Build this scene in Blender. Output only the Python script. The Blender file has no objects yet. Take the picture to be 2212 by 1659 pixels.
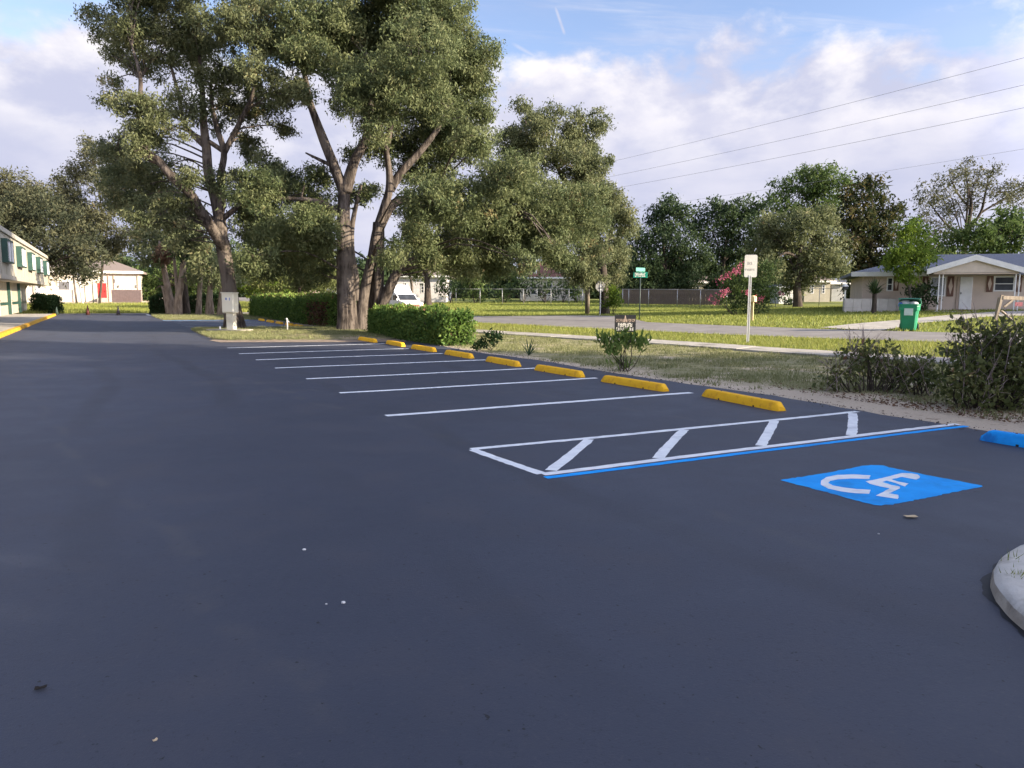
import bpy, math, random
import numpy as np
from mathutils import Vector, Matrix

random.seed(7)
RNG = np.random.default_rng(7)
scene = bpy.context.scene
COL = scene.collection

# ------------------------------------------------------------------ camera
FPX, CX, CY, EYE = 1621.0, 1106.0, 829.5, 1.55        # focal length and centre for a 2212 px wide frame
PITCH, ROLL = math.radians(6.63), 0.0046
FW = np.array([0, math.cos(PITCH), -math.sin(PITCH)])
_R0 = np.array([1, 0, 0.0]); _U0 = np.array([0, math.sin(PITCH), math.cos(PITCH)])
RT = math.cos(ROLL) * _R0 + math.sin(ROLL) * _U0
UP = -math.sin(ROLL) * _R0 + math.cos(ROLL) * _U0
cam = bpy.data.cameras.new('camera')
cam.sensor_width = 36.0
cam.lens = 36.0 * FPX / 2212.0
cam.clip_start = 0.05
cam.clip_end = 3000
cam_o = bpy.data.objects.new('camera', cam)
COL.objects.link(cam_o)
cam_o.matrix_world = Matrix(((RT[0], UP[0], -FW[0], 0), (RT[1], UP[1], -FW[1], 0), (RT[2], UP[2], -FW[2], EYE), (0, 0, 0, 1)))
scene.camera = cam_o

# ------------------------------------------------------------------ sun, sky, exposure
SUN_AZ, SUN_EL = 108.0, 18.0                            # azimuth clockwise from +Y
EXPOSURE = 1.6
SUN_STRENGTH, SKY_STRENGTH = 4.7, 0.085
S = Vector((math.cos(math.radians(SUN_EL)) * math.sin(math.radians(SUN_AZ)),
            math.cos(math.radians(SUN_EL)) * math.cos(math.radians(SUN_AZ)), math.sin(math.radians(SUN_EL))))
sun = bpy.data.lights.new('sun', 'SUN')
sun.energy = SUN_STRENGTH; sun.angle = math.radians(0.55); sun.color = (1.0, 0.86, 0.66)
sun_o = bpy.data.objects.new('sun', sun); COL.objects.link(sun_o)
sun_o.rotation_euler = S.to_track_quat('Z', 'Y').to_euler()
sun_o.location = (60, -30, 40)

vs = scene.view_settings
scene.display_settings.display_device = 'sRGB'
vs.view_transform = 'Standard'; vs.look = 'None'; vs.gamma = 1.0; vs.exposure = EXPOSURE; vs.use_curve_mapping = False
scene.cycles.use_denoising = True
scene.cycles.max_bounces = 6; scene.cycles.diffuse_bounces = 3; scene.cycles.glossy_bounces = 3
scene.cycles.transmission_bounces = 4; scene.cycles.transparent_max_bounces = 8
scene.cycles.sample_clamp_indirect = 6.0

world = bpy.data.worlds.new('World'); scene.world = world; world.use_nodes = True


class NT:
    """small helper that writes node trees"""
    def __init__(s, tree): s.t = tree; s.n = tree.nodes; s.l = tree.links
    def new(s, typ, **kw):
        nd = s.n.new(typ)
        for k, v in kw.items(): setattr(nd, k, v)
        return nd
    def put(s, sock, v):
        if isinstance(v, bpy.types.NodeSocket): s.l.new(v, sock)
        else: sock.default_value = v
    def math(s, op, a, b=0.0, c=None, clamp=False):
        nd = s.new('ShaderNodeMath', operation=op, use_clamp=clamp)
        s.put(nd.inputs[0], a); s.put(nd.inputs[1], b)
        if c is not None: s.put(nd.inputs[2], c)
        return nd.outputs[0]
    def step(s, x, a, b, lo=0.0, hi=1.0):
        nd = s.new('ShaderNodeMapRange', interpolation_type='SMOOTHSTEP')
        s.put(nd.inputs[0], x); nd.inputs[1].default_value = a; nd.inputs[2].default_value = b
        nd.inputs[3].default_value = lo; nd.inputs[4].default_value = hi
        return nd.outputs[0]
    def noise(s, vec, scale, detail=4, rough=.5, dist=0.0):
        nd = s.new('ShaderNodeTexNoise')
        if vec is not None: s.l.new(vec, nd.inputs['Vector'])
        nd.inputs['Scale'].default_value = scale; nd.inputs['Detail'].default_value = detail
        nd.inputs['Roughness'].default_value = rough; nd.inputs['Distortion'].default_value = dist
        return nd.outputs['Fac']
    def vmul(s, v, k):
        nd = s.new('ShaderNodeVectorMath', operation='MULTIPLY'); s.put(nd.inputs[0], v); nd.inputs[1].default_value = k
        return nd.outputs[0]
    def vadd(s, v, k):
        nd = s.new('ShaderNodeVectorMath', operation='ADD'); s.put(nd.inputs[0], v); nd.inputs[1].default_value = k
        return nd.outputs[0]
    def dot(s, v, k):
        nd = s.new('ShaderNodeVectorMath', operation='DOT_PRODUCT'); s.put(nd.inputs[0], v); nd.inputs[1].default_value = k
        return nd.outputs['Value']
    def mix(s, f, a, b):
        nd = s.new('ShaderNodeMix', data_type='RGBA'); s.put(nd.inputs[0], f)
        s.put(nd.inputs[6], (*a, 1) if isinstance(a, tuple) and len(a) == 3 else a)
        s.put(nd.inputs[7], (*b, 1) if isinstance(b, tuple) and len(b) == 3 else b)
        return nd.outputs[2]


def build_world():
    t = NT(world.node_tree); t.n.clear()
    out = t.new('ShaderNodeOutputWorld')
    sky = t.new('ShaderNodeTexSky'); sky.sky_type = 'NISHITA'; sky.sun_disc = False
    sky.sun_elevation = math.radians(SUN_EL); sky.sun_rotation = math.radians(SUN_AZ)
    sky.air_density = 1.0; sky.dust_density = 0.6; sky.ozone_density = 1.6
    bg = t.new('ShaderNodeBackground'); bg.inputs['Strength'].default_value = SKY_STRENGTH
    t.l.new(t.vmul(sky.outputs[0], (1.14, 1.02, 1.10)), bg.inputs['Color'])
    co = t.new('ShaderNodeTexCoord').outputs['Generated']
    sep = t.new('ShaderNodeSeparateXYZ'); t.l.new(co, sep.inputs[0])
    z = sep.outputs[2]
    # cumulus bank: fills the sky below about 18 degrees, with lumpy tops
    def density(vec, zz):
        lo = t.noise(t.vmul(vec, (1, 1, .6)), 2.2, 2, .5)
        mid = t.noise(t.vmul(vec, (1, 1, 1.7)), 9.0, 7, .56, .15)
        top = t.math('ADD', .296, t.math('MULTIPLY', t.math('SUBTRACT', lo, .5), .07))
        a = t.math('MULTIPLY', t.math('SUBTRACT', top, zz), 13.0)
        return t.math('ADD', a, t.math('MULTIPLY', t.math('SUBTRACT', mid, .46), 2.6))
    d0 = density(co, z)
    off = (S.x * .035, S.y * .035, S.z * .035 + .022)
    d1 = density(t.vadd(co, off), t.math('ADD', z, off[2]))
    m_bank = t.step(d0, -.1, .55)
    # scattered clouds and wisps higher up, on a flat layer
    den = t.math('ADD', t.math('MAXIMUM', z, 0.02), .08)
    flat = t.new('ShaderNodeVectorMath', operation='DIVIDE'); t.l.new(co, flat.inputs[0])
    cmb = t.new('ShaderNodeCombineXYZ')
    for k in range(3): t.l.new(den, cmb.inputs[k])
    t.l.new(cmb.outputs[0], flat.inputs[1])
    fl = t.vmul(flat.outputs[0], (1, 1, 0))
    puff = t.noise(t.vadd(fl, (3.1, 1.7, 0)), 1.6, 8, .6, .2)
    m_puff = t.math('MULTIPLY', t.step(puff, .46, .64), t.step(z, .34, .55, .12, .85))
    wisp = t.noise(t.vmul(t.vadd(fl, (.4, 5.2, 0)), (.5, 1.5, 1)), 1.2, 5, .65, .8)
    m_wisp = t.math('MULTIPLY', t.step(wisp, .46, .70), .42)
    m = t.math('MAXIMUM', m_bank, t.math('MAXIMUM', m_puff, m_wisp))
    # two short vapour trails, as narrow cones of direction
    def trail(a, b, w, k):
        a = Vector(a).normalized(); b = Vector(b).normalized(); nrm = a.cross(b).normalized(); tan = (b - a).normalized()
        off = t.math('ABSOLUTE', t.dot(co, tuple(nrm)))
        along = t.dot(co, tuple(tan)); la, lb = a.dot(tan), b.dot(tan)
        e = t.math('MULTIPLY', t.step(along, la, la + (lb - la) * .3), t.step(along, lb, lb - (lb - la) * .15))
        return t.math('MULTIPLY', t.math('MULTIPLY', t.step(off, w, 0.0), e), k)
    tr1 = trail((FW + RT * ((1196 - CX) / FPX) - UP * ((5 - CY) / FPX)), (FW + RT * ((1221 - CX) / FPX) - UP * ((78 - CY) / FPX)), .0028, .6)
    tr2 = trail((FW + RT * ((1100 - CX) / FPX) - UP * ((90 - CY) / FPX)), (FW + RT * ((1180 - CX) / FPX) - UP * ((136 - CY) / FPX)), .0034, .4)
    m = t.math('MAXIMUM', m, t.math('MAXIMUM', tr1, tr2))
    edge = t.step(t.math('SUBTRACT', d0, d1), .10, 1.05)
    edge = t.math('MULTIPLY', edge, t.step(d0, 2.6, .6))
    soft = t.noise(t.vmul(co, (1, 1, 3.2)), 5.0, 6, .55)
    base = t.mix(t.step(soft, .38, .66), (.52, .54, .70), (.64, .64, .76))
    base = t.mix(t.step(z, .07, -.01), base, (.56, .64, .84))
    colr = t.mix(edge, base, (.88, .85, .88))
    colr = t.mix(t.math('MULTIPLY', m_puff, t.step(d0, .2, -.6)), colr, (.74, .74, .82))
    cb = t.new('ShaderNodeBackground'); t.l.new(colr, cb.inputs['Color']); t.put(cb.inputs['Strength'], t.math('ADD', .40, t.math('MULTIPLY', t.step(t.dot(co, tuple(S)), .22, 1.0), 2.6)))
    ms = t.new('ShaderNodeMixShader')
    t.put(ms.inputs[0], m); t.l.new(bg.outputs[0], ms.inputs[1]); t.l.new(cb.outputs[0], ms.inputs[2])
    t.l.new(ms.outputs[0], out.inputs[0])


build_world()

# ------------------------------------------------------------------ places
TH = math.radians(28.2)
DU = np.array([-math.sin(TH), math.cos(TH)])            # along the lot
DV = np.array([math.cos(TH), math.sin(TH)])             # across the lot, towards the street


def _ramp(t, w):
    t = np.maximum(t, 0); return np.where(t < w, t * t / (2 * w), t - w / 2)


def _ss(a, b, x):
    t = np.clip((x - a) / (b - a), 0, 1); return t * t * (3 - 2 * t)


def terr(x, y):
    x = np.asarray(x, float); y = np.asarray(y, float)
    v = x * DV[0] + y * DV[1]; u = x * DU[0] + y * DU[1]
    z = .03 * _ramp(v - 9.8, 4) * (1 - .65 * _ss(30, 55, u)) + .02 * _ramp(y - 64, 6)
    return np.where(z < .8, z, .8 + .4 * np.tanh((z - .8) / .4))


def W(u, v, h=0.0, drape=True):
    x = u * DU[0] + v * DV[0]; y = u * DU[1] + v * DV[1]
    return np.array([x, y, (float(terr(x, y)) if drape else 0.0) + h])


def uv_of(p): return (p[0] * DU[0] + p[1] * DU[1], p[0] * DV[0] + p[1] * DV[1])


def ray(px, py): return FW + RT * ((px - CX) / FPX) - UP * ((py - CY) / FPX)


def G(px, py):
    """point of the terrain seen at a spot of the survey photo (used once, to read off real positions)"""
    q = ray(px, py); lo, t = .5, 1.0
    while t < 600:
        P = q * t
        if P[2] + EYE < terr(P[0], P[1]): break
        lo = t; t *= 1.02
    hi = t
    for _ in range(30):
        m = (lo + hi) / 2; P = q * m
        if P[2] + EYE < terr(P[0], P[1]): hi = m
        else: lo = m
    P = q * hi; return np.array([P[0], P[1], P[2] + EYE])


def AT(px, py, Y, dy=0.0):
    q = ray(px, py); P = q * (Y / q[1]); return np.array([P[0], P[1] + dy, P[2] + EYE])


def ground_at(px, Y):
    q = ray(px, 641); x = q[0] * Y / q[1]; return np.array([x, Y, float(terr(x, Y))])


# ------------------------------------------------------------------ materials
MATS = {}


def mat(name, c1, c2=None, scale=4.0, detail=5, rough=.7, spec=.3, bump=0.0, bscale=None, stretch=(1, 1, 1), metal=0.0,
        c3=None, s3=.6, lo=.35, hi=.65, coords='Object', bdist=.02):
    if name in MATS: return MATS[name]
    m = bpy.data.materials.new(name); m.use_nodes = True
    t = NT(m.node_tree); b = t.n['Principled BSDF']
    co = t.new('ShaderNodeTexCoord').outputs[coords] if coords != 'World' else t.new('ShaderNodeNewGeometry').outputs['Position']
    vec = t.vmul(co, stretch)
    f = t.noise(vec, scale, detail, .6)
    col = t.mix(t.step(f, lo, hi), c1, c2 or tuple(x * .8 for x in c1))
    if c3:
        g = t.noise(t.vadd(co, (7, 3, 1)), s3, 5, .6)
        col = t.mix(t.step(g, .52, .68), col, c3)
    t.l.new(col, b.inputs['Base Color'])
    b.inputs['Roughness'].default_value = rough; b.inputs['Specular IOR Level'].default_value = spec; b.inputs['Metallic'].default_value = metal
    if bump:
        h = t.noise(t.vmul(co, stretch), bscale or scale * 3, 6, .65)
        bn = t.new('ShaderNodeBump'); bn.inputs['Strength'].default_value = bump; bn.inputs['Distance'].default_value = bdist
        t.l.new(h, bn.inputs['Height']); t.l.new(bn.outputs[0], b.inputs['Normal'])
    MATS[name] = m; return m


def leaf_mat(name, dark, mid, light, odd=None, trans=.36, rough=.62, spec=.15, at=.96):
    if name in MATS: return MATS[name]
    m = bpy.data.materials.new(name); m.use_nodes = True
    t = NT(m.node_tree); b = t.n['Principled BSDF']; out = t.n['Material Output']
    a = t.new('ShaderNodeAttribute'); a.attribute_name = 'tone'
    r = t.new('ShaderNodeValToRGB'); e = r.color_ramp.elements
    e[0].position = .1; e[0].color = (*dark, 1); e[1].position = .88; e[1].color = (*light, 1)
    k = e.new(.5); k.color = (*mid, 1)
    if odd: k = e.new(at); k.color = (*odd, 1)
    t.l.new(a.outputs['Fac'], r.inputs[0]); t.l.new(r.outputs[0], b.inputs['Base Color'])
    b.inputs['Roughness'].default_value = rough; b.inputs['Specular IOR Level'].default_value = spec
    tr = t.new('ShaderNodeBsdfTranslucent'); t.l.new(r.outputs[0], tr.inputs[0])
    mx = t.new('ShaderNodeMixShader'); mx.inputs[0].default_value = trans
    t.l.new(b.outputs[0], mx.inputs[1]); t.l.new(tr.outputs[0], mx.inputs[2]); t.l.new(mx.outputs[0], out.inputs[0])
    MATS[name] = m; return m


def asphalt_mat():
    m = bpy.data.materials.new('fresh_asphalt'); m.use_nodes = True
    t = NT(m.node_tree); b = t.n['Principled BSDF']
    p = t.new('ShaderNodeNewGeometry').outputs['Position']
    big = t.noise(p, .22, 5, .55); mid = t.noise(p, 1.3, 5, .6); fine = t.noise(p, 150, 3, .7); grit = t.noise(p, 38, 4, .75)
    strk = t.noise(t.vmul(p, (DU[0] * .25 + .4, .25, 1)), 1.1, 4, .6)
    c = t.mix(t.step(big, .3, .7), (.040, .0455, .066), (.051, .057, .081))
    c = t.mix(t.math('MULTIPLY', t.step(mid, .45, .75), .55), c, (.068, .067, .080))
    c = t.mix(t.math('MULTIPLY', t.step(strk, .56, .72), .35), c, (.080, .079, .090))
    c = t.mix(t.math('MULTIPLY', t.step(grit, .56, .76), .6), c, (.082, .080, .088))
    c = t.mix(t.math('MULTIPLY', t.step(grit, .42, .28), .75), c, (.020, .021, .028))
    c = t.mix(t.math('MULTIPLY', t.step(fine, .62, .8), .55), c, (.12, .116, .114))
    # squeegee seams: long faint light and dark lines left by the sealing passes
    w = t.math('ADD', t.dot(p, (.80, .60, 0)), t.math('MULTIPLY', t.noise(p, .35, 3, .5), 1.3))
    sm = t.math('ABSOLUTE', t.math('SUBTRACT', t.math('FRACT', t.math('MULTIPLY', w, .31)), .5))
    c = t.mix(t.math('MULTIPLY', t.math('MULTIPLY', t.step(sm, .035, .0), t.step(mid, .42, .6)), .40), c, (.085, .083, .088))
    # faint tyre rubs
    tw = t.math('ABSOLUTE', t.math('SUBTRACT', t.math('FRACT', t.math('MULTIPLY', t.math('ADD', t.dot(p, (DV[0], DV[1], 0)), t.math('MULTIPLY', t.noise(p, .12, 2, .5), 2.2)), .58)), .5))
    c = t.mix(t.math('MULTIPLY', t.math('MULTIPLY', t.step(tw, .13, .05), t.step(big, .44, .6)), .32), c, (.026, .027, .034))
    spots = t.noise(p, 30, 2, .5)
    c = t.mix(t.step(spots, .715, .76), c, (.012, .012, .014))
    t.l.new(c, b.inputs['Base Color'])
    t.l.new(t.step(mid, .2, .8, .56, .68), b.inputs['Roughness'])
    b.inputs['Specular IOR Level'].default_value = .36
    bn = t.new('ShaderNodeBump'); bn.inputs['Strength'].default_value = .35; bn.inputs['Distance'].default_value = .006
    hh = t.math('ADD', fine, t.math('MULTIPLY', t.noise(p, 60, 3, .6), .8))
    t.l.new(hh, bn.inputs['Height']); t.l.new(bn.outputs[0], b.inputs['Normal'])
    return m


def ground_mat():
    m = bpy.data.materials.new('lawn_soil'); m.use_nodes = True
    t = NT(m.node_tree); b = t.n['Principled BSDF']
    p = t.new('ShaderNodeNewGeometry').outputs['Position']
    v = t.dot(p, (DV[0], DV[1], 0)); u = t.dot(p, (DU[0], DU[1], 0))
    n1 = t.noise(p, .9, 6, .62); n2 = t.noise(p, 4.5, 6, .65); n3 = t.noise(p, 34, 4, .7); n4 = t.noise(p, .18, 4, .6)
    green = t.mix(t.step(n2, .35, .65), (.13, .155, .040), (.195, .205, .058))
    green = t.mix(t.step(n4, .45, .7), green, (.20, .215, .05))
    dry = t.mix(t.step(n3, .35, .65), (.29, .255, .155), (.205, .20, .095))
    dry = t.mix(t.step(n2, .5, .68), dry, (.15, .165, .06))
    col = t.mix(t.step(v, 16.6, 15.2), green, dry)
    sand = t.mix(t.step(n3, .35, .68), (.54, .45, .345), (.42, .34, .255))
    sand = t.mix(t.step(n2, .58, .72), sand, (.13, .085, .055))
    edge = t.math('ADD', v, t.math('MULTIPLY', t.math('SUBTRACT', n1, .5), -2.6))
    edge = t.math('ADD', edge, t.math('MULTIPLY', t.math('SUBTRACT', n2, .5), -1.2))
    edge = t.math('SUBTRACT', edge, t.step(u, 11.5, 7.5, 0.0, .95))
    ms = t.step(edge, 10.3, 9.35)
    patch = t.math('MULTIPLY', t.step(n1, .53, .62), t.step(v, 15.5, 12))
    ms = t.math('MAXIMUM', ms, t.math('MULTIPLY', patch, .8))
    col = t.mix(ms, col, sand)
    t.l.new(col, b.inputs['Base Color'])
    b.inputs['Roughness'].default_value = .95; b.inputs['Specular IOR Level'].default_value = .1
    bn = t.new('ShaderNodeBump'); bn.inputs['Strength'].default_value = .3; bn.inputs['Distance'].default_value = .02
    t.l.new(t.math('ADD', n2, n3), bn.inputs['Height']); t.l.new(bn.outputs[0], b.inputs['Normal'])
    return m


# ------------------------------------------------------------------ object helpers
def mesh_arr(name, verts, faces, m=None, parent=None, smooth=False, tone=None):
    """one mesh object from an (n,3) array and an (f,k) array of equal-sided faces"""
    verts = np.asarray(verts, np.float32); faces = np.asarray(faces, np.int32)
    me = bpy.data.meshes.new(name)
    nf, k = faces.shape
    me.vertices.add(len(verts)); me.vertices.foreach_set('co', verts.ravel())
    me.loops.add(nf * k); me.loops.foreach_set('vertex_index', faces.ravel())
    me.polygons.add(nf); me.polygons.foreach_set('loop_start', np.arange(0, nf * k, k, dtype=np.int32))
    if tone is not None:
        at = me.attributes.new('tone', 'FLOAT', 'FACE'); at.data.foreach_set('value', np.asarray(tone, np.float32))
    me.update(calc_edges=True)
    me.polygons.foreach_set('use_smooth', np.full(nf, smooth, dtype=bool))
    if m: me.materials.append(m)
    o = bpy.data.objects.new(name, me); COL.objects.link(o)
    if parent: o.parent = parent
    return o


class MB:
    """collects shapes and links them as one mesh object"""
    def __init__(s): s.v = []; s.f = []; s.sm = []
    def add(s, vs, fs, smooth=False):
        b = len(s.v); s.v += [tuple(map(float, q)) for q in vs]; s.f += [tuple(int(i) + b for i in f) for f in fs]; s.sm += [smooth] * len(fs)
        return s
    def box(s, x0, x1, y0, y1, z0, z1, ch=0.0):
        if ch <= 0:
            vs = [(x, y, z) for z in (z0, z1) for y in (y0, y1) for x in (x0, x1)]
            return s.add(vs, [(0, 2, 3, 1), (4, 5, 7, 6), (0, 1, 5, 4), (2, 6, 7, 3), (0, 4, 6, 2), (1, 3, 7, 5)])
        vs = []
        for zz, d in ((z0, ch), (z0 + ch, 0), (z1 - ch, 0), (z1, ch)):
            c = ch
            pts = [(x0 + c, y0), (x1 - c, y0), (x1, y0 + c), (x1, y1 - c), (x1 - c, y1), (x0 + c, y1), (x0, y1 - c), (x0, y0 + c)]
            mx, my = (x0 + x1) / 2, (y0 + y1) / 2
            for (a, b) in pts:
                vs.append((a + (d if a < mx else -d) * .7, b + (d if b < my else -d) * .7, zz))
        fs = [tuple(range(7, -1, -1)), tuple(range(24, 32))]
        for r in range(3):
            for k in range(8):
                fs.append((r * 8 + k, r * 8 + (k + 1) % 8, r * 8 + 8 + (k + 1) % 8, r * 8 + 8 + k))
        return s.add(vs, fs)
    def prism(s, poly, y0, y1, axis='y'):
        n = len(poly); vs = []
        for yy in (y0, y1):
            for (a, b) in poly:
                vs.append((a, yy, b) if axis == 'y' else ((yy, a, b) if axis == 'x' else (a, b, yy)))
        fs = [tuple(range(n)), tuple(range(2 * n - 1, n - 1, -1))] + [(i, i + n, (i + 1) % n + n, (i + 1) % n) for i in range(n)]
        return s.add(vs, fs)
    def tube(s, pts, rad, sides=8, lobes=0.0, sub=0, cap=True, seed=0):
        v, f = tube(pts, rad, sides, lobes, sub, cap, seed); return s.add(v, f, True)
    def beam(s, a, b, w, h):
        a = Vector(a); b = Vector(b); d = (b - a).normalized()
        x = d.cross(Vector((0, 0, 1)));
        if x.length < 1e-3: x = Vector((1, 0, 0))
        x.normalize(); y = x.cross(d)
        vs = [p + x * (sx * w / 2) + y * (sy * h / 2) for p in (a, b) for sx, sy in ((-1, -1), (1, -1), (1, 1), (-1, 1))]
        return s.add(vs, [(3, 2, 1, 0), (4, 5, 6, 7), (0, 1, 5, 4), (1, 2, 6, 5), (2, 3, 7, 6), (3, 0, 4, 7)])
    def build(s, name, m=None, parent=None):
        me = bpy.data.meshes.new(name); me.from_pydata(s.v, [], s.f)
        me.polygons.foreach_set('use_smooth', np.array(s.sm, dtype=bool)); me.update()
        if m: me.materials.append(m)
        o = bpy.data.objects.new(name, me); COL.objects.link(o)
        if parent: o.parent = parent
        return o


def catmull(P, R, sub):
    P = [np.array(p, float) for p in P]
    if sub <= 0 or len(P) < 3: return P, list(R)
    out, ro = [], []
    for i in range(len(P) - 1):
        p0, p1, p2, p3 = P[max(i - 1, 0)], P[i], P[i + 1], P[min(i + 2, len(P) - 1)]
        for k in range(sub):
            t = k / sub
            out.append(.5 * ((2 * p1) + (p2 - p0) * t + (2 * p0 - 5 * p1 + 4 * p2 - p3) * t * t + (3 * p1 - p0 - 3 * p2 + p3) * t ** 3))
            ro.append(R[i] * (1 - t) + R[i + 1] * t)
    out.append(P[-1]); ro.append(R[-1])
    return out, ro


def tube(pts, rad, sides=8, lobes=0.0, sub=0, cap=True, seed=0):
    if np.isscalar(rad): rad = [rad] * len(pts)
    P, Rr = catmull(pts, rad, sub)
    P = np.array(P); n = len(P)
    T = np.gradient(P, axis=0); T /= np.linalg.norm(T, axis=1)[:, None] + 1e-9
    ref = np.array([1.0, 0, 0]) if abs(T[0][0]) < .8 else np.array([0, 1.0, 0])
    x = ref - T[0] * ref.dot(T[0]); x /= np.linalg.norm(x)
    rg = np.random.default_rng(seed + 11); ph = rg.uniform(0, 6.28, 4)
    ang = np.arange(sides) * 2 * math.pi / sides
    V = []
    for i in range(n):
        x = x - T[i] * x.dot(T[i]); x /= np.linalg.norm(x) + 1e-9
        y = np.cross(T[i], x)
        r = Rr[i] * (1 + lobes * (np.sin(ang * 3 + ph[0]) * .5 + np.sin(ang * 5 + ph[1] + i * .15) * .4 + np.sin(ang * 2 + ph[2] + i * .4) * .3))
        V.append(P[i] + np.outer(np.cos(ang) * r, x) + np.outer(np.sin(ang) * r, y))
    V = np.concatenate(V); F = []
    for i in range(n - 1):
        for k in range(sides):
            F.append((i * sides + k, i * sides + (k + 1) % sides, (i + 1) * sides + (k + 1) % sides, (i + 1) * sides + k))
    if cap: F += [tuple(range(sides - 1, -1, -1)), tuple(range((n - 1) * sides, n * sides))]
    return V, F


def tag(o, label=None, cat=None, group=None, kind=None):
    if label: o['label'] = label
    if cat: o['category'] = cat
    if group: o['group'] = group
    if kind: o['kind'] = kind
    return o


def thing(name, label, cat, loc, rz=0.0, group=None):
    o = bpy.data.objects.new(name, None); COL.objects.link(o); o.empty_display_size = .2
    o.location = [float(q) for q in loc]; o.rotation_euler = (0, 0, rz)
    return tag(o, label, cat, group)


def copy_tree(o, parent=None):
    c = o.copy(); COL.objects.link(c)
    if parent: c.parent = parent
    for ch in list(o.children): copy_tree(ch, c)
    return c


def flat_poly(name, pts, z, m, parent=None):
    return MB().add([(p[0], p[1], z) for p in pts], [tuple(range(len(pts)))]).build(name, m, parent)


def drape_strip(name, A, B, off, m, parent=None, step=.8, across=4, kind='structure'):
    """sheet between two polylines A and B (world xy), laid on the terrain"""
    def res(P, n):
        P = np.array(P, float); L = np.r_[0, np.cumsum(np.linalg.norm(np.diff(P, axis=0), axis=1))]
        t = np.linspace(0, L[-1], n); return np.c_[np.interp(t, L, P[:, 0]), np.interp(t, L, P[:, 1])]
    La = np.linalg.norm(np.diff(np.array(A, float), axis=0), axis=1).sum(); n = max(3, int(La / step))
    a, b = res(A, n), res(B, n); V, F = [], []
    for i in range(n):
        for k in range(across + 1):
            p = a[i] + (b[i] - a[i]) * k / across; V.append((p[0], p[1], float(terr(p[0], p[1])) + off))
    w = across + 1
    for i in range(n - 1):
        for k in range(across): F.append((i * w + k, i * w + k + 1, i * w + w + k + 1, i * w + w + k))
    o = mesh_arr(name, V, F, m, parent, smooth=True)
    if parent is None: o['kind'] = kind
    return o


def uvp(*pts): return [tuple(W(u, v)[:2]) for u, v in pts]


def in_poly(x, y, poly):
    poly = np.array(poly); c = np.zeros(len(x), bool); j = len(poly) - 1
    for i in range(len(poly)):
        xi, yi = poly[i]; xj, yj = poly[j]
        if yi != yj:
            k = ((yi > y) != (yj > y)) & (x < (xj - xi) * (y - yi) / (yj - yi) + xi); c ^= k
        j = i
    return c


# ------------------------------------------------------------------ palette
M_ASPH = asphalt_mat()
M_GROUND = ground_mat()
M_STREET = mat('street_asphalt', (.19, .175, .165), (.235, .22, .205), 1.2, 6, .9, .2, .3, 40, coords='World')
M_CONC = mat('concrete', (.42, .39, .34), (.33, .305, .265), 2.5, 6, .9, .2, .3, 20, coords='World', c3=(.24, .22, .19), s3=1.4)
M_WHITE = mat('white_line_paint', (.84, .86, .86), (.74, .76, .78), 7, 6, .65, .3, .3, 120, coords='World', c3=(.62, .64, .66), s3=3)
M_BLUE = mat('blue_line_paint', (.012, .37, .92), (.010, .32, .84), 5, 6, .7, .15, .25, 120, coords='World', c3=(.012, .27, .70), s3=2.2)
M_YEL = mat('yellow_stop_paint', (.96, .53, .022), (.90, .47, .018), 6, 6, .65, .2, .45, 45, c3=(.78, .38, .025), s3=9)
M_BLUESTOP = mat('blue_stop_paint', (.012, .37, .92), (.010, .31, .82), 6, 6, .65, .2, .4, 40, c3=(.012, .19, .56), s3=5)
M_KERBY = mat('yellow_kerb_paint', (.66, .37, .03), (.50, .26, .02), 3, 6, .6, .3, .2, 30)
M_BARK = mat('oak_bark', (.128, .106, .090), (.044, .036, .031), 8, 7, .95, .15, 1.0, 9, stretch=(1, 1, .12), lo=.41, hi=.58, c3=(.155, .13, .11), s3=.8, bdist=.09)
M_BARKP = mat('pale_bark', (.30, .24, .185), (.17, .13, .10), 8, 6, .95, .15, .7, 14, stretch=(1, 1, .25), bdist=.05)
M_BARKD = mat('dark_bark', (.085, .068, .054), (.045, .036, .03), 8, 6, .95, .15, .7, 14, stretch=(1, 1, .25), bdist=.05)
L_OAK = leaf_mat('oak_leaves', (.050, .072, .032), (.118, .142, .060), (.210, .222, .105), (.22, .17, .08))
L_OAK2 = leaf_mat('oak_leaves_olive', (.060, .078, .036), (.130, .146, .068), (.215, .222, .112), (.23, .18, .09))
L_OAK3 = leaf_mat('pale_oak_leaves', (.065, .085, .028), (.125, .145, .05), (.20, .21, .08))
L_DULL = leaf_mat('dull_oak_leaves', (.030, .038, .022), (.060, .068, .038), (.125, .122, .065))
L_SEED = leaf_mat('fresh_leaves', (.07, .13, .03), (.13, .20, .045), (.21, .28, .075), trans=.35)
L_DEEP = leaf_mat('deep_green_leaves', (.022, .040, .019), (.044, .070, .030), (.085, .115, .045))
L_MAG = leaf_mat('magnolia_leaves', (.016, .026, .010), (.036, .048, .016), (.10, .095, .036), (.135, .10, .04), rough=.5, at=.86)
L_MID = leaf_mat('mid_green_leaves', (.036, .066, .020), (.078, .118, .034), (.14, .18, .055))
L_LIME = leaf_mat('lime_leaves', (.075, .125, .018), (.135, .20, .028), (.22, .28, .045), trans=.42)
L_HEDGE = leaf_mat('hedge_leaves', (.052, .108, .024), (.112, .185, .042), (.21, .285, .062), (.15, .08, .045), at=.95)
L_HEDGED = leaf_mat('dark_hedge_leaves', (.014, .034, .014), (.028, .055, .018), (.05, .085, .028))
L_SCRAG = leaf_mat('scraggly_leaves', (.055, .072, .026), (.105, .125, .042), (.18, .185, .07), (.19, .115, .065), rough=.45)
L_BROWN = leaf_mat('dead_leaves', (.07, .035, .02), (.13, .07, .04), (.2, .13, .075), trans=.15)
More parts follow.
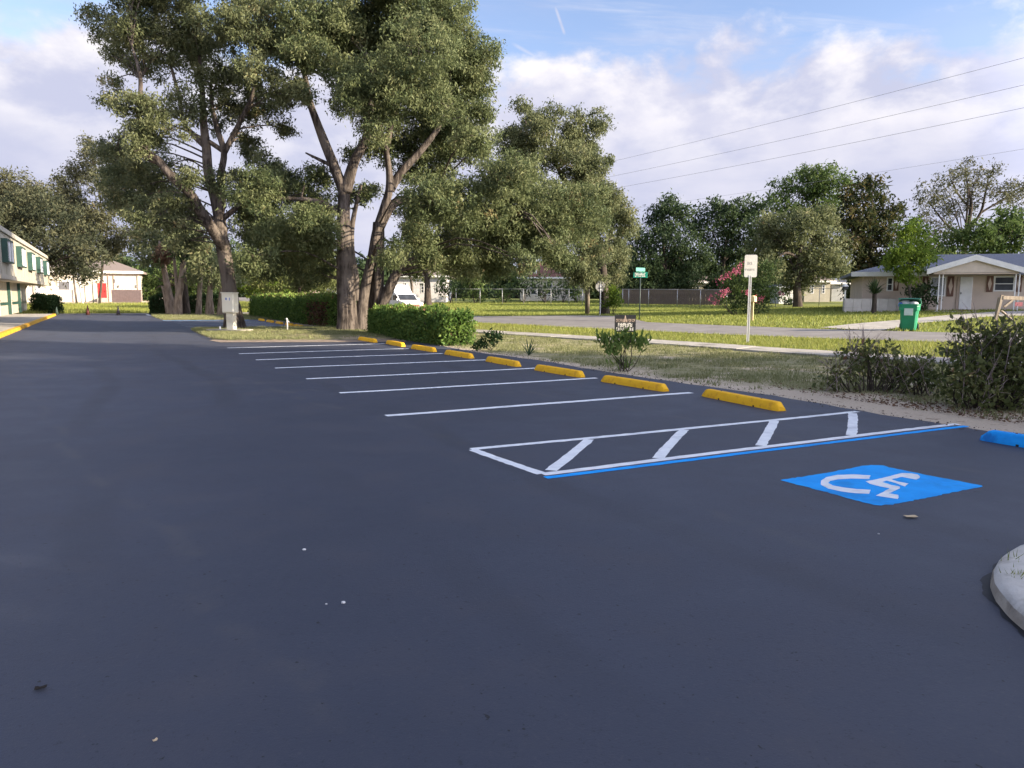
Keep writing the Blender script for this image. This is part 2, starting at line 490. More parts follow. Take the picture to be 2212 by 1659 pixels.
L_MOSS = leaf_mat('reddish_moss', (.12, .075, .05), (.19, .115, .075), (.26, .17, .11), trans=.2)
L_PINK = leaf_mat('pink_blossom', (.30, .06, .11), (.42, .10, .17), (.54, .2, .26), trans=.35)
L_WISP = leaf_mat('thin_leaves', (.055, .06, .032), (.095, .098, .052), (.15, .145, .08), (.17, .12, .07))
L_GRASS = leaf_mat('grass_blades', (.14, .185, .038), (.235, .265, .062), (.34, .335, .085), (.32, .27, .13), trans=.35, spec=.2, at=.96)
L_DRY = leaf_mat('dry_grass_blades', (.15, .17, .065), (.25, .25, .12), (.37, .345, .20), (.44, .38, .25), trans=.3, spec=.2)
L_YUC = leaf_mat('yucca_leaves', (.03, .06, .03), (.055, .10, .05), (.09, .15, .07), rough=.4)
M_CREAM = mat('cream_stucco', (.41, .375, .295), (.35, .32, .255), 1.5, 5, .9, .2, .15, 60)
M_CREAMW = mat('warm_white_wall', (.60, .55, .46), (.53, .485, .41), 1.5, 5, .9, .2, .1, 50)
M_BEIGE = mat('pink_beige_stucco', (.56, .455, .37), (.50, .405, .33), 1.2, 5, .9, .2, .15, 60)
M_TRIMW = mat('white_trim', (.74, .73, .70), (.66, .65, .62), 3, 4, .6, .3)
M_GREENP = mat('dark_green_paint', (.022, .066, .052), (.017, .05, .04), 3, 4, .5, .4)
M_GLASS = mat('window_glass', (.030, .034, .040), (.055, .060, .070), 1.0, 3, .12, .3)
M_GLASSG = mat('grey_window_glass', (.30, .32, .36), (.36, .38, .42), 1.0, 3, .15, .7)
M_ROOFB = mat('blue_grey_shingle', (.17, .18, .21), (.12, .128, .155), 14, 6, .9, .25, .4, 30, stretch=(1, 1, 3))
M_ROOFT = mat('tan_shingle', (.25, .205, .178), (.195, .16, .14), 12, 6, .9, .2, .4, 30)
M_ROOFR = mat('red_brown_shingle', (.17, .085, .065), (.13, .062, .05), 12, 6, .9, .2, .4, 30)
M_RED = mat('red_door_paint', (.55, .035, .035), (.45, .028, .028), 3, 4, .5, .4)
M_PINKB = mat('pinkish_board', (.60, .46, .40), (.52, .39, .335), 4, 5, .85, .2, .2, 20)
M_SHUT = mat('brown_shutter', (.16, .085, .06), (.12, .062, .045), 6, 5, .7, .3)
M_GALV = mat('galvanised_steel', (.40, .40, .39), (.32, .32, .32), 8, 4, .45, .5, metal=.6)
M_WMESH = mat('dull_wire', (.22, .22, .22), (.16, .16, .16), 8, 4, .6, .3, metal=.4)
M_SIGNB = mat('sign_back_aluminium', (.17, .165, .16), (.13, .128, .125), 3, 4, .6, .3)
M_DKMET = mat('dark_green_post', (.03, .045, .04), (.022, .034, .03), 8, 4, .5, .4)
M_WOODG = mat('weathered_wood', (.34, .28, .22), (.22, .18, .14), 9, 6, .9, .2, .4, 12, stretch=(1, 1, .12))
M_WOODB = mat('brown_fence_board', (.165, .125, .10), (.12, .09, .072), 8, 5, .9, .2, .3, 14, stretch=(1, 1, .15))
M_POLE = mat('utility_pole_wood', (.30, .255, .20), (.21, .175, .14), 9, 6, .9, .2, .4, 12, stretch=(1, 1, .1))
M_BLACK = mat('black_plastic', (.016, .016, .018), (.022, .022, .024), 5, 4, .5, .4)
M_WIRE = mat('wire_paled', (.40, .40, .43), (.34, .34, .37), 5, 3, .6, .3)  # paled in colour, so the lines seem to fade into bright clouds
M_BIN = mat('green_bin_plastic', (.010, .26, .115), (.008, .21, .095), 2, 4, .42, .45)
M_BINL = mat('bin_lid_plastic', (.05, .22, .16), (.04, .18, .13), 2, 4, .45, .45)
M_BAGW = mat('white_bag', (.62, .62, .66), (.52, .52, .56), 8, 4, .4, .4, .4, 20)
M_BAGB = mat('blue_bag', (.05, .14, .45), (.04, .11, .36), 8, 4, .4, .4, .4, 20)
M_SIGNW = mat('white_sign_face', (.80, .76, .68), (.76, .72, .64), 3, 3, .4, .4)
M_SIGNG = mat('street_sign_green', (.01, .26, .17), (.01, .22, .145), 3, 3, .35, .5)
M_GREYM = mat('grey_mark', (.60, .57, .52), (.56, .53, .48), 3, 3, .6, .3)
M_CAB = mat('cabinet_ivory', (.74, .71, .58), (.70, .66, .53), 1.5, 5, .5, .4, c3=(.6, .56, .44), s3=1.2)
M_CAR = mat('white_car_paint', (.78, .77, .74), (.75, .74, .71), 1, 3, .25, .5)
M_RUB = mat('tyre_rubber', (.02, .02, .02), (.028, .028, .028), 8, 4, .8, .3)
M_ORANGE = mat('amber_lens', (.70, .16, .03), (.62, .12, .02), 3, 3, .3, .5)
M_TAN = mat('tan_paper', (.62, .48, .30), (.55, .42, .26), 12, 4, .8, .2)
M_COPPER = mat('beige_print', (.52, .40, .31), (.48, .36, .28), 6, 3, .5, .3)
M_MULCH = mat('dark_soil', (.11, .075, .055), (.19, .145, .105), 7, 6, .95, .1, .7, 25, coords='World')
M_MAROON = mat('shaded_cone_red', (.085, .024, .020), (.065, .02, .017), 4, 4, .6, .3)  # cone colours are dark because the shade is mixed into them
M_CONEG = mat('shaded_cone_dark_green', (.022, .04, .032), (.03, .05, .04), 4, 4, .6, .3)  # green darkened for the shade at the lot end
M_CONEK = mat('shaded_cone_grey', (.06, .05, .06), (.08, .07, .08), 4, 4, .6, .3)  # dark grey, shade included in the base colour

# ------------------------------------------------------------------ ground, lot, street
LOT_U1 = 68.3


def build_ground():
    def lines(a, b, fine, far0, far1, n):
        mid = np.arange(a, b + .01, fine)
        lo = a - np.geomspace(fine, a - far0, n)[::1] if far0 < a else np.array([])
        hi = b + np.geomspace(fine, far1 - b, n)
        return np.unique(np.r_[lo, mid, hi])
    xs = lines(-50, 45, 1.0, -900, 900, 18); ys = lines(-4, 80, 1.0, -500, 1500, 18)
    X, Y = np.meshgrid(xs, ys); Z = terr(X, Y)
    Vv = np.c_[X.ravel(), Y.ravel(), Z.ravel()]
    nx, ny = len(xs), len(ys); i, j = np.meshgrid(np.arange(nx - 1), np.arange(ny - 1)); k = (j * nx + i).ravel()
    o = mesh_arr('ground', Vv, np.c_[k, k + 1, k + nx + 1, k + nx], M_GROUND, smooth=True)
    tag(o, 'sandy ground with patchy green lawn around the parking lot', kind='structure')


build_ground()
rr = np.random.default_rng(3)
edge_pts = []
u = -30.0
while u < LOT_U1:
    edge_pts.append((u, 9.12 + .10 * math.sin(u * .9) + rr.uniform(-.06, .06))); u += .35
LOT = [W(u, v)[:2] for u, v in edge_pts] + [W(LOT_U1, 9.1)[:2], W(LOT_U1, -3.42)[:2], W(-30, -3.42)[:2]]
lot = flat_poly('parking_lot', LOT, .012, M_ASPH)
tag(lot, 'freshly sealed black asphalt parking lot with white stall lines', kind='structure')

STREET_A = uvp((150, 16.2), (60, 16.6), (36.2, 17.3), (28, 18.2), (20, 19.4), (16.5, 20.2), (13, 21.4), (5, 24.2), (-5, 28), (-25, 36))
STREET_B = uvp((150, 23.2), (60, 23.4), (48.9, 23.3), (32.5, 22.8), (24, 23.45), (19.6, 23.95), (15.3, 25.1), (6, 28.6), (-4, 32.6), (-24, 41))
tag(drape_strip('street', STREET_A, STREET_B, .02, M_STREET, across=6), 'pale worn asphalt street running past the lawn')
WALK_A = uvp((60, 11.2), (45, 11.9), (28.5, 13.3), (20.8, 14.55), (18.8, 14.95), (14, 15.35), (8, 16.4), (0, 18.6), (-15, 23))
WALK_B = [(p[0] + DV[0] * 1.05 + DU[0] * .3, p[1] + DV[1] * 1.05 + DU[1] * .3) for p in WALK_A]
walk = thing('sidewalk', 'narrow pale concrete sidewalk crossing the lawn', None, (0, 0, 0)); walk['kind'] = 'structure'
_n = 56
_A = np.array(WALK_A); _L = np.r_[0, np.cumsum(np.linalg.norm(np.diff(_A, axis=0), axis=1))]
_B = np.array(WALK_B)
for i in range(_n):
    t0, t1 = _L[-1] * i / _n, _L[-1] * (i + 1) / _n - .02
    q = lambda P, t: (np.interp(t, _L, P[:, 0]), np.interp(t, _L, P[:, 1]))
    c = [q(_A, t0), q(_A, t1), q(_B, t1), q(_B, t0)]
    zz = [float(terr(*p)) for p in c]
    mb = MB(); mb.add([(p[0], p[1], z - .05) for p, z in zip(c, zz)] + [(p[0], p[1], z + .045 + (i % 3) * .003) for p, z in zip(c, zz)],
                      [(0, 1, 2, 3), (7, 6, 5, 4), (0, 4, 5, 1), (1, 5, 6, 2), (2, 6, 7, 3), (3, 7, 4, 0)])
    mb.build('slab', M_CONC, walk)
SIDE_A = [tuple(G(*p)[:2]) for p in ((1040, 686), (1150, 690), (1250, 693), (1330, 696), (1400, 699))]
SIDE_B = [tuple(G(*p)[:2]) for p in ((1040, 684), (1150, 682.8), (1250, 682.2), (1330, 683.6), (1400, 697.5))]
tag(drape_strip('side_street', SIDE_A, SIDE_B, .03, M_STREET, across=8), 'mouth of a side street joining the street between two sign posts')
DRIVE_A = [tuple(G(*p)[:2]) for p in ((1770, 709), (1840, 701), (1940, 692.5), (2040, 682.5), (2140, 675), (2250, 671))]
DRIVE_B = [tuple(G(*p)[:2]) for p in ((1900, 716), (1930, 711), (1975, 700), (2040, 695), (2140, 685), (2250, 682))]
tag(drape_strip('driveway', DRIVE_A, DRIVE_B, .03, M_CONC), 'concrete driveway leading from the street up to the beige house')
VERGE_A = [tuple(W(LOT_U1 + .05, v)[:2]) for v in (-20, -5, 4, 30)]
VERGE_B = [tuple(W(LOT_U1 + 3.2, v)[:2]) for v in (-20, -5, 4, 30)]
tag(drape_strip('back_road', VERGE_A, VERGE_B, .016, M_STREET), 'pale paved strip crossing the far end of the lot')

# painted lines: strips a few millimetres above the asphalt, children of the lot
def line_strip(name, a, b, w, z, m, wob=.0, n=24, seed=0):
    n *= 2
    a = np.array(a[:2], float); b = np.array(b[:2], float); d = (b - a) / np.linalg.norm(b - a); nn = np.array([-d[1], d[0]])
    rg = np.random.default_rng(seed); L = []; Rr = []
    ph = rg.uniform(0, 6)
    for i in range(n + 1):
        t = i / n; c = a + (b - a) * t + nn * (wob * math.sin(t * 5 + ph) + wob * .5 * math.sin(t * 11 + ph))
        e = rg.normal(0, .003, 2); L.append(c + nn * (w / 2 + e[0])); Rr.append(c - nn * (w / 2 + e[1]))
    Vv = [(p[0], p[1], z) for p in L + Rr]; F = [(i, i + 1, n + 2 + i, n + 1 + i) for i in range(n)]
    F = [f[::-1] for f in F]
    return mesh_arr(name, Vv, F, m, lot)


ZL = .0145
for i, (uu, v0, v1) in enumerate([(9.25, 3.1, 8.3), (11.77, 3.19, 8.18), (14.03, 3.19, 8.12), (16.45, 3.08, 8.08), (18.8, 3.07, 7.94), (21.0, 3.0, 7.8), (23.45, 3.04, 7.9)]):
    line_strip('stall_line', W(uu, v0), W(uu + .03, v1), .138, ZL, M_WHITE, .02, 30, i)
P_tl, P_tr, P_bl, P_br = G(1020, 974), G(1853, 891), G(1170, 1027), G(2068, 918)
line_strip('aisle_line', P_tl, P_tr, .10, ZL, M_WHITE, .015, 30, 20)
line_strip('aisle_line', P_bl, P_br, .10, ZL, M_WHITE, .012, 30, 21)
line_strip('aisle_line', P_tl, P_bl, .10, ZL + .0008, M_WHITE, .004, 12, 22)
line_strip('blue_border_line', G(1176, 1034.5), G(2090, 923), .085, ZL + .0005, M_BLUE, .012, 30, 23)
for i, (a, b) in enumerate([((1192, 1020), (1272, 952)), ((1420, 993), (1477, 931)), ((1645, 966), (1672, 911)), ((1839, 943), (1843, 895))]):
    line_strip('hatch_bar', G(*a), G(*b), .112, ZL + .0012, M_WHITE, .005, 10, 30 + i)
# far bay: blue and white border line along the second island
line_strip('blue_border_line', W(50.3, 2.9), W(49.7, 7.8), .3, ZL, M_BLUE, .02, 14, 40)
line_strip('bay_line', W(50.62, 2.9), W(50.0, 7.8), .14, ZL, M_WHITE, .02, 14, 41)
for i, uu in enumerate((40.2, 42.6, 45.0, 47.4)):
    line_strip('bay_line', W(uu, 3.3), W(uu, 8.0), .1, ZL, M_WHITE, .02, 14, 42 + i)
line_strip('bay_line', W(66.9, 2.75), W(63.5, 2.75), .25, ZL, M_WHITE, .02, 8, 48)


def crop3(cx, cy): return G((3000 + cx * .48825) / 1.84448, (1800 + cy * .48825) / 1.84448)


dia = [(222, 243), (600, 185), (800, 145), (880, 128), (960, 120), (1060, 122), (1110, 138), (1180, 152), (1420, 202), (1640, 244), (1870, 289), (1850, 303), (1640, 344), (1400, 394), (1250, 425), (1130, 447), (1050, 453), (990, 450), (900, 428), (700, 372), (420, 298)]
def ragged(P, step, amp, seed):
    g = np.random.default_rng(seed); out = []; P = [np.array(p) for p in P]
    for a, b in zip(P, P[1:] + P[:1]):
        k = max(1, int(np.linalg.norm(b - a) / step))
        out += [a + (b - a) * i / k + g.normal(0, amp, 2) for i in range(k)]
    return out


flat_poly('accessible_parking_square', ragged([crop3(*p)[:2] for p in dia], .035, .005, 5)[::-1], ZL, M_BLUE, lot)
arc = [(958, 207), (820, 199), (690, 203), (600, 222), (552, 252), (552, 285), (612, 315), (720, 340), (840, 355), (945, 358), (962, 325), (850, 320), (745, 308), (655, 290), (615, 270), (630, 253), (695, 240), (800, 233), (950, 237)]
bod = [(1362, 216), (1350, 200), (1290, 191), (1215, 188), (1165, 199), (1120, 214), (1030, 234), (918, 256), (950, 276), (1040, 299), (1118, 314), (1060, 344), (1004, 373), (1090, 388), (1182, 402), (1190, 369), (1112, 354), (1202, 314), (1198, 299), (1128, 285), (1058, 262), (1092, 251), (1138, 262), (1240, 298), (1268, 275), (1190, 258), (1130, 240), (1212, 219), (1330, 241), (1356, 230)]
for nm, pl in (('wheelchair_wheel', arc), ('wheelchair_figure', bod)):
    flat_poly(nm, ragged([crop3(*p)[:2] for p in pl], .04, .0025, 6)[::-1], ZL + .0015, M_WHITE, lot)

# ------------------------------------------------------------------ kerb island in the right foreground
def island_nose():
    c = np.array([3.77, 3.18]); r = 1.39
    ax = np.array([.93, -.36]); ay = np.array([.36, .93])      # the island runs off to the right
    out = [c + ax * 4.5 + ay * r]
    for k in range(41):
        a = math.radians(90 + 180 * k / 40); out.append(c + ax * math.cos(a) * r + ay * math.sin(a) * r)
    out.append(c + ax * 4.5 - ay * r)
    out = np.array(out); n = len(out)
    def inset(d, rg=None):
        q = c + (out - c) * 1.0; res = []
        for i, p in enumerate(out):
            if i == 0: res.append(p - ay * d)
            elif i == n - 1: res.append(p + ay * d)
            else: v = p - c; res.append(c + v * (1 - d / r))
        return res
    t = thing('kerb_island', 'rounded concrete end of a raised kerb island', None, (0, 0, 0)); t['kind'] = 'structure'
    prof = [(0, .0), (.005, .04), (.012, .072), (.026, .094), (.048, .108), (.08, .115), (.13, .118), (.32, .119), (.34, .116)]
    rg = np.random.default_rng(5); V = []; F = []
    for d, z in prof:
        for p in inset(d): V.append((p[0] + rg.normal(0, .002), p[1] + rg.normal(0, .002), z + rg.normal(0, .0012)))
    rows = lambda a0, a1: [(a * n + k, a * n + n + k, a * n + n + k + 1, a * n + k + 1) for a in range(a0, a1) for k in range(n - 1)]
    mesh_arr('kerb_face', V, rows(0, 2), mat('kerb_face_concrete', (.46, .41, .34), (.34, .30, .25), 6, 7, .95, .15, .6, 60, coords='World', c3=(.24, .21, .17), s3=4.5), t, smooth=True)
    mesh_arr('kerb_rim', V, rows(2, len(prof) - 1), mat('worn_kerb', (.62, .59, .54), (.53, .50, .45), 5, 7, .95, .15, .5, 70, coords='World', c3=(.42, .39, .34), s3=6), t, smooth=True)
    fill = inset(.335); flat_poly('island_fill', [(p[0], p[1]) for p in fill][::-1], .1155, mat('island_concrete', (.60, .58, .54), (.52, .50, .46), 3, 6, .95, .15, .5, 40, coords='World'), t)
    sm = [np.array(p) for p in inset(0.0)]; L = np.r_[0, np.cumsum([np.linalg.norm(b - a) for a, b in zip(sm, sm[1:])])]; tt = np.linspace(L[0], L[-1], 420); sm = np.array(sm)
    q = np.c_[np.interp(tt, L, sm[:, 0]), np.interp(tt, L, sm[:, 1])]; nr = np.gradient(q, axis=0); nr = np.c_[nr[:, 1], -nr[:, 0]]; nr /= np.linalg.norm(nr, axis=1)[:, None]
    if ((q + nr * .1 - c) ** 2).sum(1)[200] < ((q - c) ** 2).sum(1)[200]: nr = -nr
    wd = np.clip(.030 + .012 * np.sin(tt * 9) + .009 * np.sin(tt * 23 + 1) + rg.normal(0, .003, 420), .006, .07)
    o_ = q + nr * wd[:, None]; i_ = q - nr * .02; m_ = 420
    mesh_arr('sealer_smear', np.r_[np.c_[o_, np.full(m_, .0138)], np.c_[i_, np.full(m_, .0138)]], [(k, k + 1, m_ + k + 1, m_ + k) for k in range(m_ - 1)], mat('fresh_sealer', (.008, .008, .010), (.014, .014, .017), 8, 4, .6, .3), lot)
    return c, ax, ay


ISL = island_nose()

# ------------------------------------------------------------------ wheel stops
def wheel_stop_mesh(name, L, m):
    prof = [(-.09, 0), (-.086, .035), (-.062, .104), (-.054, .115), (-.04, .121), (0, .123), (.04, .121), (.054, .115), (.062, .104), (.086, .035), (.09, 0)]
    V, F = [], []; n = len(prof)
    st = [(-L / 2, .0, .72), (-L / 2, .42, .74), (-L / 2 + .012, .47, .80), (-L / 2 + .075, .93, .97), (-L / 2 + .095, .985, 1), (-L / 4, 1, 1), (0, .995, 1), (L / 4, 1, 1), (L / 2 - .095, .985, 1), (L / 2 - .075, .93, .97), (L / 2 - .012, .47, .80), (L / 2, .42, .74), (L / 2, 0, .72)]
    for x, hz, wy in st:
        for y, z in prof: V.append((x, y * wy, z * hz))
    for a in range(len(st) - 1):
        for k in range(n - 1): F.append((a * n + k, a * n + n + k, a * n + n + k + 1, a * n + k + 1))
    me = bpy.data.meshes.new(name); me.from_pydata(V, [], F); me.update()
    me.polygons.foreach_set('use_smooth', np.ones(len(F), dtype=bool)); me.materials.append(m)
    return me


ME_STOP = wheel_stop_mesh('wheel_stop', 1.60, M_YEL)
ME_STOPS = wheel_stop_mesh('near_wheel_stop', 1.70, M_YEL)
slot_mb = MB().box(-.014, .014, -.006, .006, 0, .022)
slot_o = slot_mb.build('drain_slot', M_BLACK); ME_SLOT = slot_o.data; bpy.data.objects.remove(slot_o)
pin_o = MB().tube([(0, 0, .10), (0, 0, .1265)], .012, 8).build('anchor_pin', mat('rusty_pin', (.16, .07, .03), (.10, .05, .025), 20, 3, .8, .2)); ME_PIN = pin_o.data; bpy.data.objects.remove(pin_o)


def stop(name, me, P, rz, label, group, half):
    o = bpy.data.objects.new(name, me); COL.objects.link(o); o.location = (P[0], P[1], .013); o.rotation_euler = (0, 0, rz)
    tag(o, label, 'wheel stop', group)
    for sx in (-.47, .5):
        c = bpy.data.objects.new('anchor_pin', ME_PIN); COL.objects.link(c); c.parent = o; c.location = (sx * half * 1.15, 0, 0)
        c = bpy.data.objects.new('drain_slot', ME_SLOT); COL.objects.link(c); c.parent = o; c.location = (sx * half, .0885, 0)
    return o


RU = math.atan2(DU[1], DU[0])
SG = 'yellow wheel stops at the heads of the stalls'
slab = ['yellow wheel stop nearest the white hatched aisle, largest of the row', 'yellow wheel stop second from the hatched aisle beside the bushy seedling shrub', 'third yellow wheel stop from the hatched aisle, just past the seedling shrub',
        'fourth yellow wheel stop from the hatched aisle in front of bare sand', 'yellow wheel stop in front of the ragged right end of the clipped hedge', 'yellow wheel stop before the middle of the clipped hedge',
        'yellow wheel stop before the left half of the clipped hedge', 'farthest and smallest yellow wheel stop of the near row, at the hedge corner']
for i, (uc, vc, lb) in enumerate(zip((8.05, 10.45, 12.87, 15.3, 17.75, 20.2, 22.65, 25.0), (8.14, 8.0, 7.97, 7.96, 7.95, 7.94, 7.95, 7.78), slab)):
    stop('wheel_stop', ME_STOPS if i < 3 else ME_STOP, W(uc, vc), RU + (-.10, .03, .02, -.02, .0, .03, -.03, .04)[i], lb, SG, .8)
ME_BSTOP = wheel_stop_mesh('blue_wheel_stop', 1.6, M_BLUESTOP)
stop('wheel_stop', ME_BSTOP, W(3.92, 8.42), RU, 'bright blue wheel stop at the head of the accessible stall', 'wheel stop of the accessible stall', .8)
FG = 'yellow wheel stops in the bay behind the cabinet'
for i, (ux, lb) in enumerate(zip((37.9, 40.1, 42.7, 45.4, 48.2), ('nearest yellow wheel stop of the far bay, just left of the white pipe stub', 'second yellow wheel stop of the far bay counted from the white pipe stub', 'middle yellow wheel stop of the far bay along the left hedge',
                                                                   'fourth yellow wheel stop of the far bay counted from the white pipe stub', 'farthest yellow wheel stop of the far bay, against the leaning oak trunk'))):
    stop('wheel_stop', ME_STOP, W(ux, 8.3), RU + .03 * math.sin(i * 3), lb, FG, .8)

# ------------------------------------------------------------------ grass islands inside the lot
def raised_patch(name, uvs, z, m, label):
    pts = [W(a, b, 0, False)[:2] for a, b in uvs]; n = len(pts); c = np.mean(pts, axis=0)
    V = [(p[0], p[1], .011) for p in pts] + [(*(p + (c - p) * .03), z) for p in pts] + [(*(p + (c - p) * .22), z + .03) for p in pts] + [(c[0], c[1], z + .05)]
    F = [(k, (k + 1) % n, n + (k + 1) % n, n + k) for k in range(n)] + [(n + k, n + (k + 1) % n, 2 * n + (k + 1) % n, 2 * n + k) for k in range(n)] + [(2 * n + k, 2 * n + (k + 1) % n, 3 * n) for k in range(n)]
    o = MB().add(V, F, True).build(name, m); tag(o, label, kind='structure'); return pts


ISL1 = [(27.3, 3.6), (28.3, 3.2), (32, 3.15), (36.4, 3.2), (37.4, 3.7), (37.2, 6.0), (36.9, 8.2), (36.9, 9.6), (30, 9.6), (25.9, 9.6), (26.0, 8.2), (26.7, 5.8)]
M_ISL = mat('island_turf', (.11, .125, .045), (.20, .175, .10), 2.2, 6, .95, .1, .6, 30, coords='World', c3=(.33, .26, .185), s3=.55)
P_ISL1 = raised_patch('grass_island', ISL1, .05, M_ISL, 'grass island with bare dirt edge under the two oaks')
ISL2 = [(50.9, 3.0), (56, 2.8), (62, 2.8), (66.6, 3.0), (66.8, 6), (66.8, 9.6), (58, 9.6), (50.4, 9.6), (50.4, 6.5)]
P_ISL2 = raised_patch('grass_island', ISL2, .05, M_ISL, 'far grass island under a cluster of leaning trunks')
dirt = [(24.25, 9.0), (24.5, 7.8), (25.2, 5.9), (25.9, 4.3), (26.3, 3.2), (27.6, 3.0), (28.4, 3.4), (28, 5), (27.5, 7), (27, 9.1)]
flat_poly('dirt_strip', [W(a, b, 0, False)[:2] for a, b in dirt][::-1], .0185, mat('sandy_dirt', (.30, .24, .185), (.21, .165, .13), 3, 6, .95, .1, .4, 30, coords='World', c3=(.12, .10, .085), s3=.9), lot)

# kerb and walkway by the left building
kb = thing('yellow_kerb', 'yellow painted kerb along the walkway of the two storey building', None, (0, 0, 0)); kb['kind'] = 'structure'
for k in range(33):
    ua, ub = -30 + k * 2.95, -30 + (k + 1) * 2.95 - .03
    if k == 32: ub = 65.2
    a, b = W(ua, -3.42, 0, False), W(ub, -3.42, 0, False); a2, b2 = W(ua, -3.6, 0, False), W(ub, -3.6, 0, False)
    V = [(*a[:2], 0), (*b[:2], 0), (*b2[:2], 0), (*a2[:2], 0), (*(a + (a2 - a) * .12)[:2], .15), (*(b + (b2 - b) * .12)[:2], .15), (*b2[:2], .155), (*a2[:2], .155)]
    MB().add(V, [(0, 1, 5, 4), (4, 5, 6, 7), (3, 7, 6, 2), (0, 4, 7, 3), (1, 2, 6, 5)]).build('kerb_stone', M_KERBY, kb)
wk = [W(-30, -3.6, 0, False), W(65.2, -3.6, 0, False), W(65.2, -14, 0, False), W(-30, -14, 0, False)]
o = MB().add([(*p[:2], .02) for p in wk] + [(*p[:2], .15) for p in wk], [(0, 1, 2, 3), (7, 6, 5, 4), (0, 4, 5, 1), (1, 5, 6, 2), (2, 6, 7, 3), (3, 7, 4, 0)]).build('walkway', M_CONC)
tag(o, 'raised concrete walkway between the yellow kerb and the building', kind='structure')

# ------------------------------------------------------------------ two storey building on the left
def motel():
    o0 = W(28, -5, 0, False)
    t = thing('motel_building', 'long two storey cream building with green framed bay windows over a walkway', 'building', (o0[0], o0[1], 0), RU)
    LX, GX = 60.0, 49.6
    MB().box(0, LX, 0, .3, 2.62, 5.12).box(0, LX, .3, 9, 5.0, 5.12).box(LX - .3, LX, .3, 9, 2.62, 5.0).box(0, .3, .3, 9, 2.62, 5.0).build('upper_wall', M_CREAM, t)
    MB().box(-.1, LX + .1, -.12, .0, 4.98, 5.26, .015).build('roof_fascia', mat('fascia_cream', (.42, .39, .32), (.36, .335, .28), 2, 4, .8, .2), t)
    MB().box(0, LX, .005, 9, 2.42, 2.615).build('soffit_slab', mat('soffit_beige', (.44, .40, .33), (.38, .35, .29), 2, 4, .9, .2), t)
    MB().box(-.05, LX + .05, -.06, .0, 2.40, 2.66, .012).build('floor_band', mat('band_tan', (.40, .36, .29), (.34, .31, .25), 2, 4, .9, .2), t)
    MB().box(0, GX, 1.2, 1.4, .14, 2.42).box(GX - .2, GX, 1.4, 8, .14, 2.42).build('lower_wall', M_CREAM, t)
    for k in range(24):                                     # vertical battens of the upper wall
        x = 1.2 + k * 2.5
        MB().box(x, x + .07, -.025, .0, 2.66, 4.98).build('batten', M_CREAM, t)
    for k in range(-2, 7):
        x0 = 7.0 + k * 7.68 + 15.0 - .0
        if x0 < 0 or x0 > LX - 3: continue
        w = MB().box(x0, x0 + .07, -.30, .0, 3.32, 4.62).box(x0 + 3.05, x0 + 3.12, -.30, .0, 3.32, 4.62).box(x0 + .07, x0 + 3.05, -.30, .0, 4.54, 4.62).box(x0 + .07, x0 + 3.05, -.30, .0, 3.32, 3.40).build('bay_window', M_GREENP, t)
        for a, b in ((.07, .30), (2.82, 3.05), (1.5, 1.62)): MB().box(x0 + a, x0 + b, -.28, -.2, 3.40, 4.54).build('frame', M_TRIMW, w)
        MB().box(x0 + .30, x0 + 1.5, -.24, -.21, 3.40, 4.54).build('pane', M_GLASSG, w)
        MB().box(x0 + 1.62, x0 + 2.82, -.24, -.21, 3.40, 4.54).build('pane', M_GLASSG, w)
    for k in range(8):
        x = 5.8 + k * 6.95 - 7.0 + 2.0
        if x < 0 or x > GX - 1: continue
        MB().box(x, x + .38, 1.02, 1.2, .15, 2.42, .01).build('pillar', M_GREENP, t)
        d = MB().box(x + 1.2, x + 2.15, 1.15, 1.2, .16, 2.2, .01).build('door', M_CREAMW, t)
        MB().box(x + 2.02, x + 2.07, 1.10, 1.15, 1.1, 1.16).build('handle', M_BLACK, d)
        if k < 7: MB().box(x + .385, x + 1.19, 1.17, 1.2, .82, 1.02).box(x + 2.16, x + 6.9, 1.17, 1.2, .82, 1.02).build('green_band', M_GREENP, t)


motel()


# ------------------------------------------------------------------ houses
def hip_roof(x0, x1, y0, y1, z0, h, ov=.5, ridge=None, th=.18):
    """hip roof as a closed shell"""
    x0 -= ov; x1 += ov; y0 -= ov; y1 += ov; cy = (y0 + y1) / 2; d = (y1 - y0) / 2
    r = d if ridge is None else ridge
    V = [(x0, y0, z0), (x1, y0, z0), (x1, y1, z0), (x0, y1, z0), (x0, y0, z0 + th), (x1, y0, z0 + th), (x1, y1, z0 + th), (x0, y1, z0 + th), (x0 + r, cy, z0 + h), (x1 - r, cy, z0 + h)]
    return V, [(3, 2, 1, 0), (0, 1, 5, 4), (1, 2, 6, 5), (2, 3, 7, 6), (3, 0, 4, 7), (4, 5, 9, 8), (6, 7, 8, 9), (5, 6, 9), (7, 4, 8)]


def diamond_shutter(t, x, w, z0, z1):
    s = MB().box(x, x + w, -.05, .0, z0, z1).build('shutter', M_SHUT, t)
    cx, cz = x + w / 2, (z0 + z1) / 2; dx, dz = w * .33, (z1 - z0) * .42
    MB().prism([(cx - dx, cz), (cx, cz - dz), (cx + dx, cz), (cx, cz + dz)], -.065, -.048).build('diamond', M_BEIGE, s)


